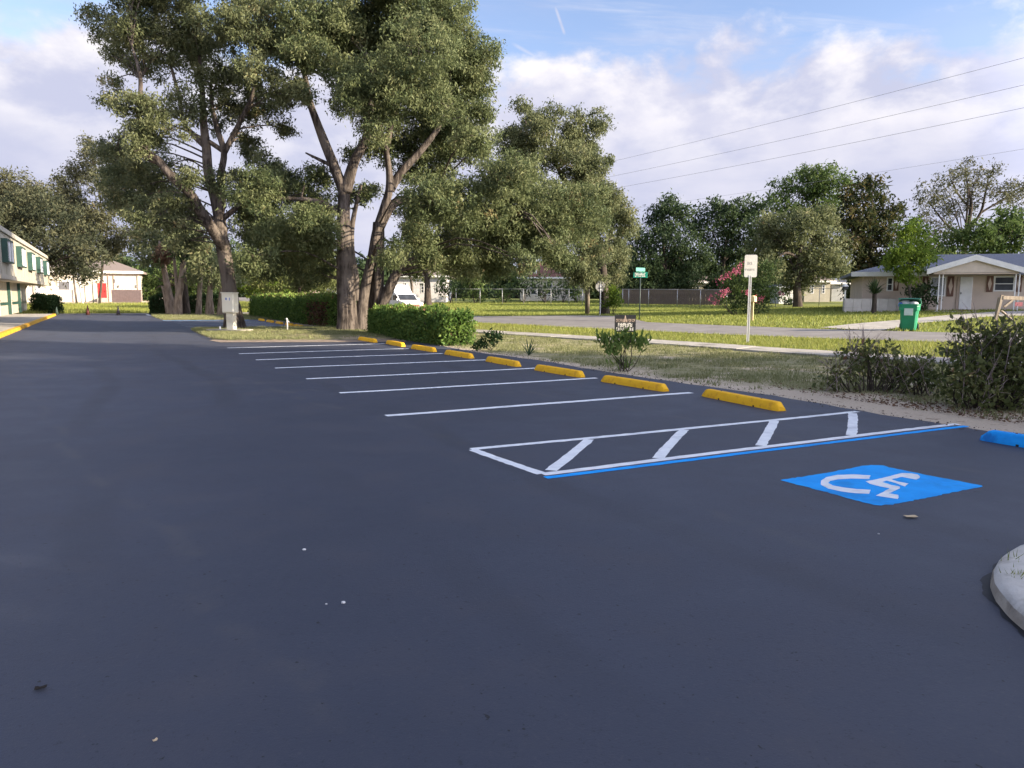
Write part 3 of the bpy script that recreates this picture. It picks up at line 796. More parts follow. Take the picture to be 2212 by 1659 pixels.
def win(t, x0, x1, z0, z1, m=None, y=0.0, bars=1, fr=None):
    w = MB().box(x0, x1, y - .035, y + .0, z0, z0 + .07).box(x0, x1, y - .035, y, z1 - .07, z1).box(x0, x0 + .07, y - .035, y, z0 + .07, z1 - .07).box(x1 - .07, x1, y - .035, y, z0 + .07, z1 - .07).build('window', fr or M_TRIMW, t)
    MB().box(x0 + .07, x1 - .07, y - .018, y, z0 + .07, z1 - .07).build('pane', m or M_GLASS, w)
    for k in range(bars):
        zz = z0 + (z1 - z0) * (k + 1) / (bars + 1)
        MB().box(x0 + .07, x1 - .07, y - .03, y - .018, zz - .02, zz + .02).build('glazing_bar', fr or M_TRIMW, w)
    return w


def beige_house():
    Y0, A = 44.0, math.radians(-20)
    P = ground_at(1862, Y0); z0 = float(terr(P[0] + 4, P[1])) - .05
    t = thing('beige_house', 'beige house with blue grey roof, gabled porch and diamond shutters', 'house', (P[0], P[1], z0), A)
    ca, sa = math.cos(A), math.sin(A)
    def X(px, D=0.0):
        m = (px - CX) / FPX; return (m * (Y0 + ca * D) - P[0] + sa * D) / (ca - m * sa)
    def Z(py, px=2095, D=0.0):
        return (645 - py) * (Y0 + X(px, D) * sa + ca * D) / FPX + EYE - z0
    L, Hw = 17.0, Z(594.5)
    MB().box(0, L, 0, .25, -.3, Hw).box(0, .25, .25, 9, -.3, Hw).box(L - .25, L, .25, 9, -.3, Hw).box(.25, L - .25, 8.75, 9, -.3, Hw).build('wall', M_BEIGE, t)
    V, F = hip_roof(0, L, 0, 9, Hw, 1.38, .65, 4.6); MB().add(V, F).build('roof', M_ROOFB, t)
    MB().box(-.68, X(1992), -.69, -.655, Hw - .06, Hw + .20).box(X(2208), L + .7, -.69, -.655, Hw - .06, Hw + .20).build('fascia', M_TRIMW, t)
    # gabled porch roof
    D = -1.9
    xa, xb, xm = X(1994, D), X(2204, D), X(2095, D); za, zm = Z(588, 2095, D), Z(558, 2095, D)
    g = MB()
    for (p, q) in (((xa, za), (xm, zm)), ((xm, zm), (xb, za))):
        g.add([(p[0], D, p[1]), (q[0], D, q[1]), (q[0], 4.2, q[1]), (p[0], 4.2, p[1]), (p[0], D, p[1] + .12), (q[0], D, q[1] + .12), (q[0], 4.2, q[1] + .12), (p[0], 4.2, p[1] + .12)],
              [(0, 1, 2, 3), (7, 6, 5, 4), (0, 4, 5, 1), (2, 6, 7, 3), (0, 3, 7, 4), (1, 5, 6, 2)])
    g.build('porch_roof', M_ROOFB, t)
    MB().add([(xa - .06, D - .04, za - .12), (xm, D - .04, zm - .12), (xb + .06, D - .04, za - .12), (xb + .06, D - .04, za + .17), (xm, D - .04, zm + .17), (xa - .06, D - .04, za + .17),
              (xa - .06, D - .005, za - .12), (xm, D - .005, zm - .12), (xb + .06, D - .005, za - .12), (xb + .06, D - .005, za + .17), (xm, D - .005, zm + .17), (xa - .06, D - .005, za + .17)],
             [(0, 1, 4, 5), (1, 2, 3, 4), (11, 10, 7, 6), (10, 9, 8, 7), (5, 4, 10, 11), (4, 3, 9, 10), (6, 7, 1, 0), (7, 8, 2, 1), (0, 5, 11, 6), (2, 8, 9, 3)]).build('barge_board', M_TRIMW, t)
    MB().prism([(xa + .25, za - .02), (xb - .25, za - .02), (xm, zm - .03)], D + .12, D + .2).build('gable_panel', mat('gable_cream', (.60, .51, .41), (.54, .46, .37), 2, 4, .85, .2), t)
    MB().box(xa + .3, xb - .3, D + .15, -.02, za - .1, za - .03).build('porch_ceiling', M_BEIGE, t)
    for px in (2019, 2027, 2183, 2191):
        MB().box(X(px, D + .3) - .03, X(px, D + .3) + .03, D + .3, D + .36, -.3, za - .1, .008).build('porch_post', M_TRIMW, t)
    MB().box(X(2010, D), X(2200, D), -2.2, -.01, -.35, .02).build('porch_slab', M_CONC, t)
    d = MB().box(X(2064), X(2091), -.05, .0, .04, Hw - .1, .01).build('door', M_TRIMW, t)
    MB().box(X(2066), X(2068), -.09, -.05, .95, 1.05).build('handle', M_BLACK, d)
    MB().box(X(2058), X(2063.5), -.04, .0, .04, Hw - .06).build('door_frame', mat('frame_tan', (.42, .33, .27), (.38, .30, .24), 3, 3, .7, .3), t)
    MB().box(X(2060), X(2091), -.35, -.06, .025, .10).build('door_step', mat('step_brown', (.24, .14, .10), (.2, .12, .085), 8, 4, .85, .2), t)
    win(t, X(2136), X(2181), Z(629), Hw - .06, bars=1)
    win(t, X(1907), X(1921), Z(629), Hw - .1, bars=1)
    win(t, X(2000), X(2034), Z(640), Hw - .08, M_GLASSG, bars=0)
    for a, b, lo in ((2121, 2134, 630), (2183, 2196, 630), (1922, 1933, 628), (1984, 1996, 632), (2037, 2051, 640)):
        diamond_shutter(t, X(a), X(b) - X(a), Z(lo), Hw - .05)
    # low block wall standing in front of the left end
    a = ground_at(1825, 43.0); b = ground_at(1957, 42.6)
    w = thing('low_block_wall', 'low pale block wall at the left end of the beige house', 'wall', (0, 0, 0))
    n = 7
    dz = float(terr(a[0], a[1]))
    for r in range(2):
        for c in range(n):
            p = a + (b - a) * (c + .015) / n; q = a + (b - a) * (c + .985) / n
            zb = dz - .25 + r * .52
            MB().add([(p[0], p[1], zb), (q[0], q[1], zb), (q[0], q[1] + .22, zb), (p[0], p[1] + .22, zb), (p[0], p[1], zb + .51), (q[0], q[1], zb + .51), (q[0], q[1] + .22, zb + .51), (p[0], p[1] + .22, zb + .51)],
                     [(3, 2, 1, 0), (4, 5, 6, 7), (0, 1, 5, 4), (1, 2, 6, 5), (2, 3, 7, 6), (3, 0, 4, 7)]).build('block', mat('pale_block', (.56, .52, .47), (.49, .455, .41), 2, 5, .9, .2, .2, 40), w)


beige_house()


def cream_hall():
    Y0, A = 96.0, math.radians(22); P = ground_at(36, Y0); zb = float(terr(P[0] + 8, Y0)) - .3
    t = thing('cream_hall', 'low cream hall with tan roof, red door and side awning at the far end', 'building', (P[0], P[1], zb), A)
    ca, sa = math.cos(A), math.sin(A)
    def X(px):
        m = (px - CX) / FPX; return (Y0 * m - P[0]) / (ca - m * sa)
    Z = lambda py: (638 - py) * (Y0 + 4.0) / FPX + EYE - zb
    L = X(306); Hw = Z(592)
    MB().box(0, L, 0, .25, 0, Hw).box(0, .25, .25, 12, 0, Hw).box(L - .25, L, .25, 12, 0, Hw).box(.25, L - .25, 11.75, 12, 0, Hw).build('wall', M_CREAMW, t)
    V, F = hip_roof(0, L, 0, 12, Hw, Z(562) - Hw, .6, 4.0, .28); MB().add(V, F).build('roof', M_ROOFT, t)
    MB().box(-.62, L + .62, -.66, -.605, Hw - .02, Hw + .3).build('gutter', M_TRIMW, t)
    d = MB().box(X(218), X(236), -.10, .0, Z(644), Z(613)).build('door', M_RED, t)
    MB().box(X(232), X(233.5), -.15, -.10, Z(632), Z(629)).build('handle', M_BLACK, d)
    MB().box(X(216.5), X(237.5), -1.2, -.02, 0, Z(644.5)).build('door_step', M_CONC, t)
    win(t, X(132), X(158), Z(629), Z(610), mat('dark_screen', (.12, .12, .13), (.15, .15, .16), 3, 3, .5, .3), bars=0)
    MB().add([(X(193), -1.4, Z(617.5)), (X(216), -1.4, Z(609)), (X(216), 0, Z(609)), (X(193), 0, Z(617.5)), (X(193), -1.4, Z(616.5)), (X(216), -1.4, Z(607.5)), (X(216), 0, Z(607.5)), (X(193), 0, Z(616.5))],
             [(3, 2, 1, 0), (4, 5, 6, 7), (0, 1, 5, 4), (1, 2, 6, 5), (2, 3, 7, 6), (3, 0, 4, 7)]).build('awning', M_TRIMW, t)
    MB().box(X(191.5), X(193), -1.4, -1.3, 0, Z(617)).build('awning_post', M_BLACK, t)
    MB().box(X(83), X(94), -.06, 0, .1, Z(615)).build('grey_door', M_GLASSG, t)
    for px in (79, 240, 252, 303): MB().box(X(px), X(px) + .1, -.12, -.002, 0, Hw).build('downpipe', M_COPPER, t)
    for px, z1, z2, w in ((254, 612, 604, 2), (262, 622, 617, 1.5), (300, 622, 616, 1.5)): MB().box(X(px), X(px + w), -.2, -.003, Z(z1), Z(z2)).build('wall_lamp', M_GALV, t)
    f = thing('board_screen', 'pinkish board screen at the right end of the cream hall', 'fence', (0, 0, 0))
    for i in range(30):
        p = ground_at(241 + i * 2.2, 97.5 - i * .05)
        MB().box(p[0], p[0] + .125, p[1], p[1] + .03, p[2] - .2, p[2] + 1.62 + .02 * (i % 3)).build('board', M_PINKB, f)


cream_hall()


def far_house(name, label, Y, pl, pr, base_py, eave_py, ridge_py, wm, rm, depth=9, wins=(), rot=0.0, hor=641, hip=3.5):
    P = ground_at(pl, Y); k = Y / FPX; t = thing(name, label, 'house', P, math.radians(rot)); L = (pr - pl) * k
    Z = lambda py: (hor - py) * k + EYE - P[2]
    Hw = Z(eave_py)
    MB().box(0, L, 0, .25, -.6, Hw).box(0, .25, .25, depth, -.6, Hw).box(L - .25, L, .25, depth, -.6, Hw).box(.25, L - .25, depth - .25, depth, -.6, Hw).build('wall', wm, t)
    V, F = hip_roof(0, L, 0, depth, Hw, Z(ridge_py) - Hw, .5, hip); MB().add(V, F).build('roof', rm, t)
    MB().box(-.52, L + .52, -.56, -.505, Hw - .02, Hw + .2).build('fascia', M_TRIMW, t)
    for a, b, z1, z2 in wins: win(t, (a - pl) * k, (b - pl) * k, Z(z1), Z(z2), bars=2)
    return t, k, Z


far_house('white_house', 'plain white house with barred windows behind the white van', 95, 858, 962, 648, 600, 575, mat('white_siding', (.62, .59, .58), (.56, .54, .53), 2, 4, .8, .2), M_ROOFT, wins=((873, 879, 634, 612), (909, 916, 634, 612), (940, 946, 634, 614)))
_t, _k, _Z = far_house('red_roof_house', 'house with a red brown roof and skylights behind the shrubs', 99, 1125, 1262, 655, 602, 560, M_CREAMW, M_ROOFR, wins=((1146, 1158, 636, 612), (1180, 1192, 636, 612), (1228, 1240, 640, 614)))
for px, z in ((1153, 588), (1206, 587)):
    MB().box((px - 1125) * _k, (px - 1119) * _k, .55, 1.0, _Z(z + 7) + .22, _Z(z) + .30).build('skylight', M_TRIMW, _t)
far_house('cream_house', 'cream house glimpsed behind the front oak trunk', 92, 1737, 1792, 655, 610, 588, M_CREAM, M_ROOFT, wins=((1750, 1757, 634, 616), (1774, 1781, 634, 616)), hor=644)
far_house('cream_house', 'low cream cottage behind the wooden fence, left of the pink shrub', 105, 1490, 1535, 655, 612, 590, M_CREAM, M_ROOFT, wins=((1503, 1510, 632, 618),), hor=643)
far_house('grey_carport', 'grey open sided carport beside the cream house', 96, 1796, 1826, 655, 614, 600, mat('carport_grey', (.34, .34, .33), (.28, .28, .28), 2, 4, .8, .2), M_ROOFB, 6, hor=644)
far_house('white_trailer', 'small white trailer with a shallow roof beyond the left hedge', 88, 702, 728, 640, 625, 620, M_TRIMW, M_TRIMW, 4, wins=((709, 720, 631, 626),), hor=639)
sh = far_house('garden_shed', 'white slatted garden shed behind the wire fence', 84, 1683, 1714, 660, 623, 613, M_TRIMW, M_ROOFB, 3, hor=644, hip=1)[0]

# ------------------------------------------------------------------ fences
def wire_fence(name, label, pts, h, group=None, mesh_d=.20, post_every=None):
    """chain link fence: galvanised posts, top rail and crossed wires"""
    t = thing(name, label, 'fence', (0, 0, 0), 0, group); pts = [np.array(p) for p in pts]
    for p in pts: MB().tube([(p[0], p[1], p[2] - .1), (p[0], p[1], p[2] + h + .05)], .035, 6).build('post', M_GALV, t)
    for a, b in zip(pts[:-1], pts[1:]):
        MB().tube([(a[0], a[1], a[2] + h), (b[0], b[1], b[2] + h)], .022, 5).build('rail', M_GALV, t)
        L = np.linalg.norm(b - a); m = MB(); n = int((L + h) / mesh_d); w = .0022
        for s in (0, 1):
            for k in range(n):
                x0 = k * mesh_d - h; x1 = x0 + h; z0, z1 = 0.0, h
                if x0 < 0: z0 = -x0; x0 = 0
                if x1 > L: z1 = h - (x1 - L); x1 = L
                if z1 - z0 < .05: continue
                p = a + (b - a) * ((x0 if s == 0 else L - x0) / L); q = a + (b - a) * ((x1 if s == 0 else L - x1) / L)
                y = .006 * s
                m.add([(p[0], p[1] + y, p[2] + z0 - w), (p[0], p[1] + y, p[2] + z0 + w), (q[0], q[1] + y, q[2] + z1 + w), (q[0], q[1] + y, q[2] + z1 - w)], [(0, 1, 2, 3)])
        o = m.build('wire_mesh', M_WMESH, t); o['kind'] = 'stuff'
    return t


wire_fence('chain_link_fence', 'chain link fence in front of the dark shrubs, left of the utility pole', [ground_at(px, Y) for px, Y in ((985, 90), (1037, 89), (1085, 88), (1131, 87), (1160, 86), (1190, 85.5), (1229, 84), (1258, 83))], 1.72)
wire_fence('chain_link_fence', 'chain link fence in front of the brown board fence', [ground_at(px, Y) for px, Y in ((1345, 80), (1358, 79.5), (1401, 78.5), (1463, 76.5), (1513, 75), (1570, 74), (1640, 74), (1676, 74), (1717, 74), (1770, 74), (1822, 74))], 1.75)


def board_fence():
    t = thing('board_fence', 'brown wooden board fence running behind the lawn', 'fence', (0, 0, 0))
    a, b = ground_at(1338, 86), ground_at(1560, 80); L = np.linalg.norm((b - a)[:2]); n = int(L / .16); me = None
    for k in range(n):
        p = a + (b - a) * k / n; z = float(terr(p[0], p[1]))
        h = 1.72
        if me is None:
            tmp = MB().box(0, .150, 0, .022, -.15, h, .004).build('board', M_WOODB, t); me = tmp.data; o = tmp
        else:
            o = bpy.data.objects.new('board', me); COL.objects.link(o); o.parent = t
        o.location = (p[0], p[1], z + RNG.uniform(-.02, .02)); o.rotation_euler = (0, RNG.normal(0, .006), math.atan2(b[1] - a[1], b[0] - a[0]))
    for h in (.35, 1.4): MB().beam((a[0], a[1] + .06, a[2] + h), (b[0], b[1] + .06, b[2] + h), .05, .09).build('rail', M_WOODB, t)


board_fence()
# pale rubble-coloured board wall far beyond the left hedge
t = thing('tan_board_wall', 'low tan board wall far beyond the left hedge', 'fence', (0, 0, 0))
for i in range(14):
    p = ground_at(640 + i * 3.6, 96)
    MB().box(p[0], p[0] + .2, p[1], p[1] + .04, p[2] - .2, p[2] + 1.3 + .12 * ((i * 7) % 3)).build('board', M_PINKB, t)

# ------------------------------------------------------------------ street furniture
def cabinet():
    P = G(501, 719); t = thing('utility_cabinet', 'ivory utility cabinet on a square post beside the leaning oak', 'utility cabinet', (P[0], P[1], .06), math.radians(-14))
    MB().box(-.16, .16, -.13, .13, -.02, .80, .012).build('post', M_CAB, t)
    b = MB().box(-.30, .26, -.19, .17, .76, 1.60, .03).build('cabinet_box', M_CAB, t)
    MB().box(-.275, .235, -.225, -.185, .80, 1.56, .015).build('door', M_CAB, b)
    MB().box(-.315, .275, -.235, .185, 1.575, 1.62, .012).build('lid', M_CAB, b)
    MB().box(-.10, .13, -.232, -.2252, 1.28, 1.42).build('label_plate', M_SIGNW, b)
    MB().box(-.095, -.02, -.236, -.2322, 1.30, 1.40).box(.085, .125, -.236, -.2322, 1.285, 1.40).build('label_print', mat('faded_blue_print', (.16, .22, .42), (.22, .28, .46), 12, 3, .5, .3), b)
    p = G(496, 721)
    o = MB().box(-.95, .75, -.42, .42, -.05, .085, .02).build('concrete_pad', M_CONC, t)
    MB().tube([(-.42, -.2, .02), (-.42, -.2, .22)], .035, 8).build('conduit_stub', M_TRIMW, t)


cabinet()
P = G(621, 718); t = thing('pipe_stub', 'short white standpipe with a tap in the grass by the hedge', 'pipe', (P[0], P[1], .05))
MB().tube([(0, 0, 0), (0, 0, .50), (-.03, 0, .55)], [.03, .03, .034], 8).build('pipe', M_TRIMW, t); MB().tube([(-.09, 0, .53), (.10, 0, .38)], .02, 6).build('tap', M_GALV, t)


def text_marks(name, m, parent, x0, x1, z0, z1, y, n, rg, fill=.6, slant=0.0):
    """row of small raised bars standing in for print too small to read"""
    k = MB(); w = (x1 - x0) / n
    for i in range(n):
        a = x0 + i * w; b = a + w * fill
        k.box(a, a + w * .22, y - .004, y, z0, z1)
        zz = [z0, z1 - (z1 - z0) * .2, (z0 + z1) / 2 - (z1 - z0) * .08]
        for q in rg.permutation(3)[:2]: k.box(a + w * .222, b, y - .004, y, zz[q], zz[q] + (z1 - z0) * .17)
        if rg.random() < .5: k.box(b + .0004, b + w * .18, y - .004, y, z0, z1)
    return k.build(name, m, parent)


def yard_sign():
    P = G(1350, 723); rg = np.random.default_rng(4)
    t = thing('yard_sign', 'small black yard sign with white and beige print on wire legs', 'sign', P, math.radians(-4)); k = P[1] / FPX
    w, z0, z1 = 45 * k, .10, .74
    MB().box(-w / 2, w / 2, -.006, .006, z0, z1).build('panel', M_BLACK, t)
    for s in (-1, 1): MB().tube([(s * (w / 2 - .02), .012, -.15), (s * (w / 2 - .02), .012, z1 - .05)], .008, 5).build('leg', M_GALV, t)
    text_marks('beige_lettering', M_COPPER, t, -w * .44, w * .30, z1 - .27, z1 - .15, -.0065, 12, rg)
    text_marks('beige_lettering', M_COPPER, t, w * .34, w * .46, z1 - .26, z1 - .15, -.0065, 2, rg, .8)
    c = 0.0
    MB().add([(c - .05, -.0115, z1 - .27), (c - .03, -.0115, z1 - .27), (c, -.0115, z1 - .09), (c + .03, -.0115, z1 - .27), (c + .055, -.0115, z1 - .27), (c + .012, -.0115, z1 - .02), (c - .012, -.0115, z1 - .02)], [(0, 1, 2, 5, 6)[::1], (2, 3, 4, 5)]).build('pointed_emblem', M_COPPER, t)
    text_marks('white_lettering', M_SIGNW, t, -w * .34, w * .34, z1 - .44, z1 - .30, -.0065, 8, rg, .7)
    text_marks('white_lettering', M_SIGNW, t, -w * .42, w * .42, z1 - .58, z1 - .47, -.0065, 10, rg, .6)


yard_sign()


def road_sign():
    P = G(1615, 741); k = P[1] / FPX; rg = np.random.default_rng(9)
    t = thing('road_sign', 'tall white rectangular road sign on a grey steel post by the street', 'sign', P, math.radians(-8)); z0, z1 = (741 - 600) * k, (741 - 553) * k; w = 26 * k
    # rounded plate
    r = .05; c = []
    for cx, cz, a0 in ((w / 2 - r, z1 - r, 0), (-w / 2 + r, z1 - r, 90), (-w / 2 + r, z0 + r, 180), (w / 2 - r, z0 + r, 270)):
        for q in range(5): a = math.radians(a0 + q * 22.5); c.append((cx + r * math.cos(a), cz + r * math.sin(a)))
    MB().prism(c, -.004, .0).build('sign_plate', M_SIGNW, t)
    MB().prism([(x * 1.03, (z - (z0 + z1) / 2) * 1.02 + (z0 + z1) / 2) for x, z in c], .001, .004).build('plate_back', M_GALV, t)
    text_marks('faded_marks', M_GREYM, t, -w * .22, w * .20, z1 - .29, z1 - .21, -.0045, 3, rg, .6)
    text_marks('faded_marks', M_GREYM, t, -w * .38, w * .36, z1 - .47, z1 - .41, -.0045, 5, rg, .6)
    for s in (-1, 1): MB().box(s * .030 - .012, s * .030 + .012, -.012, -.005, -.2, z0 + .06).build('post_flange', M_TRIMW, t)
    MB().box(-.04, .04, .005, .030, -.2, z1 - .08).build('post', M_GALV, t)


road_sign()


def mailbox():
    P = G(1617, 693.5); k = P[1] / FPX; t = thing('mailbox', 'pale yellowish mailbox on a wooden post behind the road sign', 'mailbox', (P[0] + .16, P[1], P[2]), math.radians(-30))
    pr = [(-.13, .92), (-.13, 1.10)] + [(-.13 * math.cos(a), 1.10 + .11 * math.sin(a)) for a in np.linspace(.3, 2.84, 7)] + [(.13, 1.10), (.13, .92)]
    MB().prism(pr, -.26, .26).build('box', mat('mailbox_cream', (.74, .58, .30), (.68, .52, .26), 2, 3, .5, .4), t)
    MB().box(-.05, .05, -.05, .05, -.2, .92).build('post', mat('mailbox_post', (.62, .48, .28), (.52, .4, .22), 6, 4, .8, .2), t)
    MB().box(.132, .145, -.1, -.06, 1.06, 1.24).build('flag', M_RED, t)


mailbox()


def street_name_sign():
    P = G(1381, 692.5); k = P[1] / FPX; rg = np.random.default_rng(6)
    t = thing('street_name_sign', 'green street name sign with two crossed blades on a thin dark post', 'sign', P, math.radians(-6))
    H = (692.5 - 601) * k
    MB().tube([(0, 0, -.2), (0, 0, H + .02)], .03, 8).build('post', M_DKMET, t)
    w, h = 30 * k, 12 * k
    b = MB().box(-w / 2, w / 2, -.006, .006, H, H + h, .003).build('name_blade', M_SIGNG, t)
    text_marks('white_lettering', M_SIGNW, b, -w * .39, w * .36, H + h * .18, H + h * .86, -.0065, 9, rg, .85)
    b2 = MB().box(-.006, .006, -w * .42, w * .42, H + h + .03, H + h * 1.75).build('name_blade', M_SIGNG, t); b2.rotation_euler = (0, 0, math.radians(-52))
    q = MB()
    for i in range(6): q.box(-.0105, -.0065, -w * .34 + i * w * .11, -w * .34 + i * w * .11 + w * .07, H + h * 1.28, H + h * 1.6)
    q.build('white_lettering', M_SIGNW, b2)
    MB().box(-.05, .05, -.02, .02, H + h, H + h + .03).build('blade_clamp', M_GALV, t)


street_name_sign()


def stop_sign_back():
    P = G(1296, 681); t = thing('stop_sign', 'bare grey back of an octagonal road sign beside the utility pole', 'sign', P, math.radians(22)); k = P[1] / FPX
    zc, r = (681 - 619) * k, 12.5 * k
    MB().prism([(r * math.cos(math.radians(22.5 + 45 * i)), zc + r * math.sin(math.radians(22.5 + 45 * i))) for i in range(8)], -.004, .004).build('sign_plate', M_SIGNB, t)
    MB().box(-.035, .035, -.04, -.006, -.2, zc + r * .7).build('post', M_GALV, t)


stop_sign_back()


def bin_cart():
    P = G(1962, 714); t = thing('wheeled_bin', 'green wheeled rubbish bin with its lid propped open by bags', 'bin', P, math.radians(-32))
    H = 1.02
    def ring(w, d, z, r=.06): return [(-w / 2 + r, -d / 2, z), (w / 2 - r, -d / 2, z), (w / 2, -d / 2 + r, z), (w / 2, d / 2 - r, z), (w / 2 - r, d / 2, z), (-w / 2 + r, d / 2, z), (-w / 2, d / 2 - r, z), (-w / 2, -d / 2 + r, z)]
    st = [(.46, .50, .02), (.47, .52, .05), (.54, .62, .60), (.56, .64, .70), (.63, .72, .72), (.64, .74, .86), (.62, .72, .90), (.66, .76, .905), (.66, .76, .95), (.60, .70, .95), (.55, .62, .6), (.5, .55, .1)]
    V = []; F = []
    for w, d, z in st: V += ring(w, d, z)
    for a in range(len(st) - 1):
        for k in range(8): F.append((a * 8 + k, a * 8 + (k + 1) % 8, a * 8 + 8 + (k + 1) % 8, a * 8 + 8 + k))
    F.append(tuple(range(7, -1, -1))); F.append(tuple(range(88, 96)))
    MB().add(V, F).build('body', M_BIN, t)
    # lid: shallow dome, hinged at the back and propped up
    lv = []; lf = []; n = 7; m = 6
    for i in range(n):
        for j in range(m):
            x = (i / (n - 1) - .5) * .70; y = (j / (m - 1)) * -.80; z = .07 * math.sin(math.pi * j / (m - 1)) * (1 - (2 * i / (n - 1) - 1) ** 4) + (.0)
            lv.append((x, y, z))
    b = len(lv); lv += [(x, y, z - .035) for x, y, z in lv]
    for i in range(n - 1):
        for j in range(m - 1):
            a = i * m + j; lf.append((a, a + 1, a + m + 1, a + m)); lf.append((b + a, b + a + m, b + a + m + 1, b + a + 1))
    for i in range(n - 1): lf += [(i * m, i * m + m, b + i * m + m, b + i * m), (i * m + m - 1, b + i * m + m - 1, b + i * m + 2 * m - 1, i * m + 2 * m - 1)]
    for j in range(m - 1): lf += [(j, b + j, b + j + 1, j + 1), ((n - 1) * m + j, (n - 1) * m + j + 1, b + (n - 1) * m + j + 1, b + (n - 1) * m + j)]
    lid = MB().add(lv, lf, False).build('lid', M_BINL, t); lid.location = (0, .40, .98); lid.rotation_euler = (math.radians(-13), 0, 0)
    MB().tube([(-.3, .42, .93), (.3, .42, .93)], .022, 8).build('handle', M_BIN, t)
    MB().box(-.14, .14, -.385, -.372, .55, .80, .003).build('front_plate', mat('pale_plate', (.55, .68, .60), (.48, .62, .54), 4, 3, .5, .3), t)
    for s in (-1, 1):
        w = MB().tube([(s * .24, .25, .12), (s * .31, .25, .12)], .12, 14).build('wheel', M_RUB, t)
    for nm, m_, c, r in (('rubbish_bag', M_BAGW, (-.14, -.14, .98), (.20, .17, .12)), ('rubbish_bag', M_BAGB, (-.27, -.20, .93), (.10, .14, .09)), ('rubbish_bag', M_BAGW, (.12, -.16, .97), (.15, .13, .09))):
        g = np.random.default_rng(int(abs(c[0]) * 100)); V = []; F = []
        for i in range(7):
            for j in range(10):
                a = math.pi * i / 6; q = 2 * math.pi * j / 10; s = 1 + g.uniform(-.14, .14)
                V.append((P[0], P[1], P[2]) * np.array([0, 0, 0]) + np.array((r[0] * math.sin(a) * math.cos(q) * s, r[1] * math.sin(a) * math.sin(q) * s, r[2] * math.cos(a) * s)))
        for i in range(6):
            for j in range(10): F.append((i * 10 + j, i * 10 + 10 + j, i * 10 + 10 + (j + 1) % 10, i * 10 + (j + 1) % 10))
        o = MB().add(V, F, True).build(nm, m_); R_ = Matrix.Rotation(math.radians(-32), 3, 'Z') @ Vector(c)
        o.location = (P[0] + R_.x, P[1] + R_.y, P[2] + R_.z); o.rotation_euler = (0, 0, math.radians(-32))
        tag(o, {'-0.14': 'crumpled white rubbish bag under the bin lid, left of the other white bag', '-0.27': 'blue rubbish bag bulging over the left rim of the bin', '0.12': 'smaller white rubbish bag at the right under the bin lid'}['%g' % c[0]], 'bag', 'bags stuffed in the green bin')


bin_cart()


def beam_frame():
    P = G(2150, 694); k = P[1] / FPX; t = thing('timber_frame', 'weathered timber stand with a long beam and a small hanging plate', 'wooden stand', P, math.radians(3)); H = 56 * k
    MB().beam((-.02, 0, -.1), (.20, 0, H), .10, .10).build('post', M_WOODG, t)
    MB().beam((.24, .35, -.1), (.36, .35, H - .1), .10, .10).build('post', M_WOODG, t)
    MB().beam((.22, -.02, H - .10), (2.6, -.02, H - .18), .10, .15).build('beam', M_WOODG, t)
    MB().beam((.32, .0, .55 * H), (.72, -.02, H - .15), .08, .08).build('brace', M_WOODG, t)
    MB().beam((.36, .2, .4 * H), (.62, -.35, -.05), .09, .07).build('brace', M_WOODG, t)
    p = thing('hanging_plate', 'small dark red plate hanging below the timber beam', 'sign', P, math.radians(3))
    MB().box(.78, 1.10, -.03, -.015, H - .46, H - .29).build('plate', mat('dark_red_plate', (.20, .03, .05), (.16, .025, .04), 4, 3, .5, .4), p)
    for x in (.80, 1.08): MB().tube([(x, -.022, H - .30), (x, -.022, H - .17)], .006, 4).build('chain', M_GALV, p)


beam_frame()


def cone(px, py, h, m, label):
    P = G(px, py); t = thing('traffic_cone', label, 'traffic cone', (P[0], P[1], .014), RNG.uniform(0, 1), 'traffic cones closing the far end of the lot')
    MB().box(-.19, .19, -.19, .19, 0, .03, .006).build('base', M_RUB, t)
    MB().tube([(0, 0, .03), (0, 0, h * .5), (0, 0, h - .01), (0, 0, h)], [.145, .085, .028, .018], 14).build('body', m, t)


cone(123, 681, .62, M_CONEG, 'dark traffic cone nearest the yellow kerb end')
cone(190, 681, .74, M_MAROON, 'dull red traffic cone in the middle of the three')
cone(256, 681, .72, M_CONEK, 'grey traffic cone nearest the dark hedge')

# ------------------------------------------------------------------ utility poles and lines
PA = ground_at(1269, 53.0); PA[2] = float(terr(PA[0], PA[1]))
LD = np.array([18.6 - PA[0], 27.3 - 53.0]); PB = np.array([PA[0] + LD[0] * 1.9, 53 + LD[1] * 1.9, 0]); PB[2] = float(terr(PB[0], PB[1]))
HW = (10.45, 9.5, 8.7, 7.25)
for i, (p, lb) in enumerate(((PA, 'tall weathered wooden utility pole rising into the oak foliage'), (PB, 'second wooden utility pole further along the street, outside the picture'))):
    t = thing('utility_pole', lb, 'utility pole', p, 0, 'utility poles along the street')
    MB().tube([(0, 0, -.3), (0, 0, 5), (0, 0, 10.8 - p[2])], [.17, .145, .115], 12).build('pole', M_POLE, t)
    for h in HW: MB().tube([(0, -.13, h - p[2] - .05), (0, -.13, h - p[2] + .1)], [.05, .035], 8).build('insulator', M_GALV, t)
for h, lb in zip(HW, ('topmost power line of the four crossing the sky', 'second power line from the top crossing the sky', 'third power line from the top crossing the sky', 'lowest and faintest power line just above the far trees')):
    a = np.array([PA[0], PA[1] - .13, h]); b = np.array([PB[0], PB[1] - .13, h]); pts = []
    for k in range(25): s = k / 24; q = a + (b - a) * s; q[2] -= .35 * 4 * s * (1 - s); pts.append(q)
    o = MB().tube(pts, .0075 if h > 8 else .005, 5).build('power_line', M_WIRE); tag(o, lb, 'power line', 'power lines along the street')
p = ground_at(1335, 150); t = thing('cell_tower', 'tip of a distant mast with pale antenna panels above the trees', 'tower', p)
